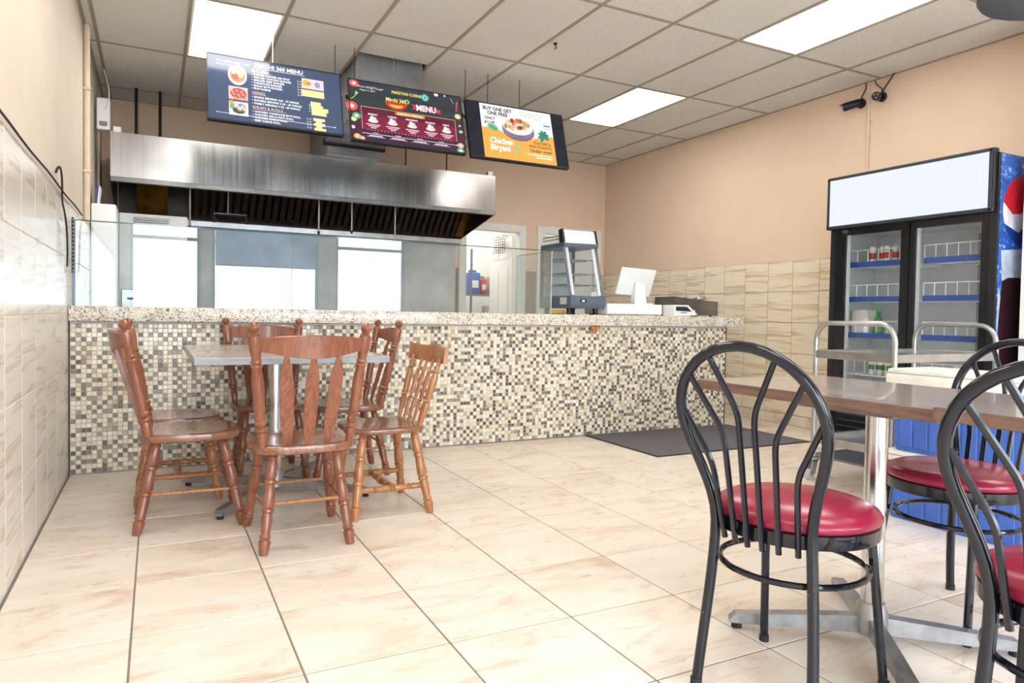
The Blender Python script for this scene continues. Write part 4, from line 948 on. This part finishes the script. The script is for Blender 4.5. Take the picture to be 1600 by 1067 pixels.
brown_table('second brown table butted against the first, nearest the camera', 1.82, 2.50, .22, 1.112, .812, (2.20, .56), AR)

# ================================================================== DRINKS FRIDGE
FXF, FY0, FY1 = 4.98, 2.652, 3.935
fr = thing('drinks_fridge', 'black double-door drinks fridge with white header and blue printed side', 'fridge', (5.24, 3.29, 0))
def LF(p): return (p[0]-5.24, p[1]-3.29, p[2])
XB = 5.505
s_ = B()
s_.span(LF((FXF, FY0+.004, .05)), LF((XB, FY0+.05, 2.17))).build('side_wall', 'black_plastic', fr)
B().span(LF((FXF, FY1-.045, .05)), LF((XB, FY1, 2.17))).build('side_wall', 'black_plastic', fr)
B().span(LF((XB-.03, FY0+.05, .05)), LF((XB, FY1-.045, 2.17))).build('back_liner', 'fridge_liner', fr)
B().span(LF((FXF+.02, FY0+.05, 2.0)), LF((XB-.03, FY1-.045, 2.17))).build('roof', 'black_plastic', fr)
B().span(LF((FXF+.06, FY0+.05, 1.74)), LF((XB-.03, FY1-.045, 2.0))).build('inner_roof', 'fridge_liner', fr)
B().span(LF((FXF+.06, FY0+.05, .05)), LF((XB-.03, FY1-.045, .40))).build('inner_floor', 'fridge_liner', fr)
for y in (FY0+.05, FY1-.055): B().span(LF((FXF+.06, y, .40)), LF((XB-.03, y+.01, 1.74))).build('inner_side', 'fridge_liner', fr)
B().span(LF((FXF+.01, FY0+.05, .05)), LF((FXF+.06, FY1-.045, .36))).build('kick_grille', 'black_gloss', fr)
for z in (.12, .17, .22, .27): B().span(LF((FXF+.004, FY0+.1, z)), LF((FXF+.01, FY1-.1, z+.012))).build('grille_slat', 'charcoal_plastic', fr)
B().span(LF((FXF-.004, FY0+.05, .335)), LF((FXF+.01, FY1-.045, .345))).build('chrome_strip', 'dull_metal', fr)
for y in (FY0+.08, FY1-.08):
    for x in (FXF+.06, XB-.06): B().cyl(LF((x, y, 0)), LF((x, y, .05)), .025, n=10).build('foot', 'black_rubber', fr)
# doors
for nm, a, b, gl0, gl1 in (('left', 3.262, FY1-.048, 3.326, 3.80), ('right', FY0+.052, 3.25, 2.753, 3.217)):
    f = B(); x0, x1 = FXF, FXF+.045
    f.span(LF((x0, a, .36)), LF((x1, gl0, 1.785))).span(LF((x0, gl1, .36)), LF((x1, b, 1.785))).span(LF((x0, gl0, .36)), LF((x1, gl1, .43))).span(LF((x0, gl0, 1.722)), LF((x1, gl1, 1.785)))
    d = f.build('door', 'black_gloss', fr, flat=True)
    B().span(LF((x0+.015, gl0, .43)), LF((x0+.021, gl1, 1.722))).build('door_glass', 'fridge_glass', d, flat=True)
    k = B()
    k.span(LF((x0+.022, gl1-.022, .43)), LF((x0+.04, gl1-.002, 1.722))).build('gasket', 'fridge_liner', d)
B().lathe([(.0, 0), (.030, 0), (.030, .004), (.026, .006), (.0, .006)], n=24, sy=.5).build('maker_badge', 'dull_metal', fr).matrix_local = Matrix.Translation(LF((FXF-.001, 3.80, 1.752))) @ Matrix.Rotation(-PI/2, 4, 'Y') @ Matrix.Rotation(PI/2, 4, 'Z')
# header
hb = B().span(LF((FXF-.035, FY0+.015, 1.775)), LF((FXF+.02, FY1+.012, 2.20)), .004).build('header_box', 'black_plastic', fr)
B().span(LF((FXF-.040, FY0+.045, 1.803)), LF((FXF-.035, FY1-.01, 2.18))).build('header_panel', 'sign_light', hb)
for z in (1.785, 2.182): B().span(LF((FXF-.046, FY0+.015, z-.008)), LF((FXF-.035, FY1+.012, z+.012)), .002).build('header_trim', 'charcoal_plastic', hb)
for y in (FY0+.022, FY1-.012): B().span(LF((FXF-.046, y, 1.78)), LF((FXF-.035, y+.022, 2.19)), .002).build('header_trim', 'charcoal_plastic', hb)
# printed side panel
sp_ = B().span(LF((FXF+.022, FY0, .06)), LF((XB, FY0+.004, 2.165))).build('printed_side', 'drink_art', fr)
def art(name, pts, mat, lay=1):
    bm = bmesh.new(); bm.faces.new([bm.verts.new(LF((x, FY0-.0005*lay, z))) for x, z in pts]); me = bpy.data.meshes.new(name); bm.to_mesh(me); bm.free(); me.materials.append(M[mat])
    o = bpy.data.objects.new(name, me); C.objects.link(o); o.parent = sp_; return o
for n_, c_ in (('art_red', '#c8202f'), ('art_white', '#dfe3ee'), ('art_blue', '#153a8f'), ('art_cola', '#2a0f14'), ('art_foam', '#b9c3d8')): simple(n_, c_, .3, wear=.12, scale=14)
cx, cz, R = 5.27, 1.80, .235
def arc(a0, a1, n=14): return [(cx+R*math.cos(a0+(a1-a0)*i/n), cz+R*math.sin(a0+(a1-a0)*i/n)) for i in range(n+1) ]
art('logo_white', arc(0, 2*PI, 40)[:-1], 'art_white', 1)
w1 = [(cx+R*math.cos(PI*.96), cz+R*math.sin(PI*.96))]
art('logo_red', [(x, z) for x, z in arc(-.05, PI*.94, 20)]+[(cx-.12, cz-.03), (cx-.02, cz-.02), (cx+.12, cz+.05)], 'art_red', 2)
art('logo_blue', [(x, z) for x, z in arc(PI*1.14, 2*PI-.25, 18)]+[(cx+.1, cz-.06), (cx-.04, cz-.15)], 'art_blue', 2)
art('glass_foam', [(5.03, 1.52), (XB, 1.56), (XB, 1.28), (5.055, 1.30)], 'art_foam', 1)
art('cola', [(5.055, 1.315), (5.12, 1.34), (5.25, 1.345), (XB, 1.32), (XB, .55), (5.09, .55), (5.03, .95), (5.02, 1.12)], 'art_cola', 2)
art('splash', [(5.012, 1.28), (5.04, 1.21), (5.018, 1.0), (5.008, .9), (5.004, 1.1)], 'art_foam', 3)
# inside: shelves with blue price strips and wire fences, lamp
B().cyl(LF((FXF+.075, 3.256, .5)), LF((FXF+.075, 3.256, 1.7)), .012, n=8).build('interior_lamp', 'fridge_tube', fr)
for z in (.62, .925, 1.215, 1.495):
    for a, b in ((3.30, 3.845), (2.715, 3.20)):
        sh = B()
        for i in range(12): y = a+.01+(b-a-.02)*i/11; sh.cyl(LF((FXF+.10, y, z-.02)), LF((XB-.04, y, z-.02)), .003, n=5)
        for x in (FXF+.10, FXF+.24, XB-.05): sh.cyl(LF((x, a, z-.026)), LF((x, b, z-.026)), .004, n=6)
        sh = sh.build('wire_shelf', 'wire_white', fr)
        if z > .8: B().span(LF((FXF+.088, a, z-.03)), LF((FXF+.094, b, z+.012))).build('price_strip', 'strip_blue', sh)
        fe = B(); fe.tube([LF((FXF+.098, a, z)), LF((FXF+.098, a, z+.105)), LF((FXF+.098, b, z+.105)), LF((FXF+.098, b, z))], .0035, 6)
        for i in range(1, 6): y = a+(b-a)*i/6; fe.cyl(LF((FXF+.098, y, z)), LF((FXF+.098, y, z+.105)), .003, n=5)
        fe.build('wire_fence', 'wire_white', sh)
for y in (2.82, 3.02): B().span(LF((XB-.036, y, .45)), LF((XB-.03, y+.02, 1.7))).build('shelf_rail', 'dull_metal', fr)
def can(label, loc, body, band, h=.122, r=.03, group=None):
    t = thing('drink_can', label, 'can', loc, 0, group)
    B().lathe([(r*.82, 0), (r, .008), (r, h-.012), (r*.84, h-.002), (r*.8, h), (r*.74, h-.004)], n=16).build('can_body', body, t)
    B().lathe([(r+.0006, h*.34), (r+.0006, h*.66)], n=16).build('printed_band', band, t); return t
cz0 = 1.495-.016
cl = ['red and white can at the left of the top fridge shelf', 'second red and white can on the top fridge shelf', 'third red and white can on the top fridge shelf', 'fourth red and white can on the top fridge shelf', 'plain pale can fifth along the top fridge shelf', 'plain pale can at the right of the top fridge shelf']
for i, y in enumerate((3.675, 3.60, 3.555, 3.49, 3.415, 3.365)): can(cl[i], (5.15+.02*(i % 2), y, cz0), 'can_white', 'can_red' if i < 4 else 'can_white', .15, .023, 'cans on the top fridge shelf')
for i in range(9): can('green and silver can, %s in the %s row, bottom left fridge shelf' % (('first', 'second', 'third', 'fourth', 'fifth')[i % 5], ('front', 'rear')[i // 5]), (5.12+.065*(i // 5), 3.62-.066*(i % 5), .62-.016), 'can_white', 'can_green', .122, .03, 'cans on the bottom fridge shelf, left door')
for i in range(3): can('green banded can, %s of three on the bottom right fridge shelf' % ('leftmost', 'middle', 'rightmost')[i], (5.13, 2.96-.07*i, .62-.016), 'can_white', 'can_green', .122, .03, 'cans on the bottom fridge shelf, right door')
bo = thing('green_bottle', 'green glass bottle on the third fridge shelf', 'bottle', (5.14, 3.60, .925-.016))
B().lathe([(.036, 0), (.04, .01), (.04, .10), (.032, .13), (.017, .165), (.016, .20)], n=20).build('bottle_glass', 'bottle_green', bo); B().lathe([(.018, .198), (.018, .215), (.0, .216)], n=16).build('cap', 'leaf_green', bo); B().lathe([(.0405, .035), (.0405, .085)], n=20).build('paper_label', 'leaf_green', bo)
wbx = thing('white_carton', 'white carton at the left of the third fridge shelf', 'carton', (5.22, 3.77, .925-.016))
B().span((-.08, -.07, 0), (.08, .07, .21), .004).build('box', 'paper', wbx); B().span((-.08, -.005, .21), (.08, .005, .2125)).build('tape', 'white_plastic', wbx)
cu = thing('clear_cup', 'pale tall cup beside the green bottle in the fridge', 'cup', (5.13, 3.70, .925-.016))
B().lathe([(.024, 0), (.03, .13), (.027, .13), (.022, .006), (0, .006)], n=16).build('cup_wall', 'white_plastic', cu); B().lathe([(.032, .13), (.032, .138), (0, .14)], n=16).build('lid', 'paper', cu)

# ================================================================== TROLLEY, COOLERS, MATS
tx0, tx1, ty0, ty1 = 3.80, 4.82, 2.55, 3.09
tl = thing('service_trolley', 'stainless steel service trolley parked in front of the fridge', 'trolley', ((tx0+tx1)/2, (ty0+ty1)/2, 0))
def LT(p): return (p[0]-(tx0+tx1)/2, p[1]-(ty0+ty1)/2, p[2])
for x in (tx0, tx1):
    pts = [(x, ty1, .14), (x, ty1, .90)]+[(x, ty1-.10+.10*math.cos(a*PI/16), .90+.115*math.sin(a*PI/16)) for a in range(1, 9)]+[(x, ty0+.10-.10*math.sin(a*PI/16), .90+.115*math.cos(a*PI/16)) for a in range(0, 9)]+[(x, ty0, .90), (x, ty0, .14)]
    B().tube([LT(p) for p in pts], .0155, 10).build('end_handle', 'satin_steel', tl)
for z in (.79, .24):
    s_ = B(); s_.span(LT((tx0-.012, ty0-.012, z)), LT((tx1+.012, ty0+.004, z+.05)), .003).span(LT((tx0-.012, ty1-.004, z)), LT((tx1+.012, ty1+.012, z+.05)), .003).span(LT((tx0-.012, ty0+.004, z)), LT((tx0+.004, ty1-.004, z+.05)), .003).span(LT((tx1-.004, ty0+.004, z)), LT((tx1+.012, ty1-.004, z+.05)), .003)
    s_.span(LT((tx0+.004, ty0+.004, z+.018)), LT((tx1-.004, ty1-.004, z+.022)))
    s_.build('shelf', 'satin_steel', tl, flat=True)
for x in (tx0, tx1):
    for y in (ty0, ty1):
        c_ = B().lathe([(.012, .155), (.045, .147), (.047, .135), (.03, .128), (.012, .122)], LT((x, y, 0)), 16).build('bumper_disc', 'galvanised', tl)
        k = B(); k.prism([(-.02, .125), (.025, .125), (.0, .04), (-.04, .03)], -.022, -.018, Matrix.Translation(LT((x, y, 0)))).prism([(-.02, .125), (.025, .125), (.0, .04), (-.04, .03)], .018, .022, Matrix.Translation(LT((x, y, 0)))).span(LT((x-.02, y-.022, .118)), LT((x+.025, y+.022, .126)))
        c2 = k.build('caster_fork', 'galvanised', tl, flat=True)
        B().turned(LT((x-.028, y-.014, .034)), LT((x-.028, y+.014, .034)), [(0, .028), (.1, .034), (.9, .034), (1, .028)], 18).build('wheel', 'caster_grey', c2)
def cooler(label, x0, x1, y0, y1, z0, zb, zt):
    cx, cy = (x0+x1)/2, (y0+y1)/2; t = thing('cool_box', label, 'cooler', (cx, cy, z0))
    hx, hy = (x1-x0)/2, (y1-y0)/2; rings = []
    for k, z in ((.93, 0), (.95, .012), (1.0, zb-z0)):
        rings.append([Vector((sx*(hx*k-.03*(1-abs(q)))*1, sy*(hy*k-.03*abs(q)), z)) for sx, sy, q in ((-1, -1, 1), (-1, -1, 0), (1, -1, 0), (1, -1, 1), (1, 1, 1), (1, 1, 0), (-1, 1, 0), (-1, 1, 1))])
    rings = [[r[0], r[1], r[2], r[3], r[4], r[5], r[6], r[7]] for r in rings]
    B().ring_surface(rings).build('tub', 'blue_plastic', t)
    n = 7
    for i in range(n):
        y = -hy+.06+(2*hy-.12)*(i+.5)/n; B().box((-hx*.968-.003, y, (zb-z0)*.48), (.006, (2*hy-.12)/n*.86, (zb-z0)*.8), .003, Matrix.Rotation(-.02, 4, 'Y')).build('ribbed_panel', 'blue_plastic', t)
    B().span((-hx-.012, -hy-.012, zb-z0), (hx+.012, hy+.012, zt-z0-.025), .012, 2).build('lid_rim', 'white_lid', t)
    B().span((-hx-.006, -hy-.006, zt-z0-.025), (hx+.006, hy+.006, zt-z0), .01, 2).build('lid', 'white_lid', t)
    for sy in (-1, 1): B().tube([(-.08, sy*(hy+.002), .2*(zb-z0)+.08), (-.08, sy*(hy+.02), .14), (.08, sy*(hy+.02), .14), (.08, sy*(hy+.002), .2*(zb-z0)+.08)], .008, 6).build('side_handle', 'white_lid', t)
cooler('large blue cool box with white lid standing on the floor', 3.46, 3.86, 1.66, 2.37, 0, .30, .356)
cooler('upper blue cool box with white lid stacked on another', 3.47, 3.85, 1.68, 2.36, .357, .66, .785)
mt_ = thing('door_mat', 'large charcoal carpet mat at the counter end', 'mat', (4.11, 4.53, 0))
B().span((-.80, -.48, .0), (.80, .46, .008), .003).build('carpet', 'mat_carpet', mt_)
bd_ = B(); bd_.span((-.82, -.50, 0), (.82, -.48, .006)).span((-.82, .46, 0), (.82, .475, .006)).span((-.82, -.48, 0), (-.80, .46, .006)).span((.80, -.48, 0), (.82, .46, .006)); bd_.build('rubber_edge', 'black_rubber', mt_, flat=True)
mt2 = thing('door_mat', 'small grey rubber mat on the floor before the fridge', 'mat', (4.69, 3.42, 0))
B().span((-.24, -.30, 0), (.24, .22, .01), .003).build('mat_sheet', 'alu_frame', mt2); B().span((-.25, .22, 0), (.25, .235, .012), .002).build('mat_edge', 'black_rubber', mt2)

# ================================================================== RIGHT WALL AND CEILING ITEMS
cdt = thing('conduit', 'thin tan conduit running down the right wall below the cameras', 'pipe', (XW-.013, 4.01, 2.2))
B().cyl((0, 0, 0), (0, 0, H-2.2-.02), .012, n=8).build('pipe', 'tan_pipe', cdt); B().span((-.004, -.02, .55), (.012, .02, .57), .002).build('clamp', 'tan_pipe', cdt)
def wall_cam(label, y, z, yaw, pitch, ant):
    t = thing('security_camera', label, 'camera', (XW, y, z), 0, 'security cameras on the right wall')
    B().turned((0, 0, 0), (-.025, 0, 0), [(0, .042), (.8, .042), (1, .03)], 18).build('wall_mount', 'black_plastic', t)
    B().turned((-.025, 0, 0), (-.06, 0, -.005), [(0, .012), (1, .014)], 10).build('ball_joint', 'black_plastic', t)
    mt = Matrix.Translation((-.075, 0, -.01)) @ Matrix.Rotation(yaw, 4, 'Z') @ Matrix.Rotation(pitch, 4, 'Y')
    b = B().turned((.03, 0, 0), (-.11, 0, 0), [(0, .028), (.08, .034), (.9, .036), (1, .034)], 18).build('camera_body', 'black_plastic', t); b.matrix_local = mt
    B().turned((-.1105, 0, 0), (-.113, 0, 0), [(0, .03), (1, .028)], 18).build('lens_window', 'black_gloss', b)
    for dy, dz in ((.013, .012), (-.013, .012), (0, -.014)): B().turned((-.113, dy, dz), (-.1145, dy, dz), [(0, .004), (1, .003)], 8).build('led', 'white_plastic', b)
    B().cyl((-.02, 0, .03), (-.02+ant[0], ant[1], .03+ant[2]), .006, n=8).build('antenna', 'black_plastic', t)
    B().tube(bez((-.015, 0, .04), (-.02, -.02, .09), (-.012, -.045 if y > 4 else .05, .08), (-.01, -.045 if y > 4 else .07, H-z-.002)), .0045, 6).build('cable', 'black_rubber', t)
wall_cam('bullet security camera angled left, left one of the pair', 4.085, 2.94, .35-PI/2+.35, -.25, (-.01, .20, .0))
wall_cam('bullet security camera facing the shop, right one of the pair', 3.89, 2.945, .55, -.2, (-.02, -.13, .13))
# dark rounded fixture at the top right edge
pdp = (3.70, 1.72, H)
pd = thing('ceiling_fixture', 'dark rounded fixture hanging from the ceiling at the top right corner', 'fixture', pdp)
B().cyl((0, 0, -.38), (0, 0, 0), .02, n=10).build('stem', 'charcoal_plastic', pd); B().lathe([(.05, -.36), (.20, -.42), (.31, -.49), (.34, -.53), (.33, -.545), (.05, -.51)], n=32).build('shade', 'charcoal_plastic', pd); B().lathe([(.0, -.60), (.06, -.59), (.10, -.55), (.09, -.51), (.05, -.49)], n=24).build('globe', 'charcoal_plastic', pd)
# small junction knob on the ceiling
kb = thing('ceiling_hook', 'tiny black hook on the ceiling grid', 'hook', (GX0+4*TB+.06, 4.62, H))
B().lathe([(.016, 0), (.016, -.006), (.006, -.012), (.006, -.02)], n=12).build('base', 'black_plastic', kb); B().tube([(0, 0, -.018), (.012, 0, -.03), (.004, 0, -.042), (-.01, 0, -.036)], .0035, 6).build('hook_wire', 'black_plastic', kb)
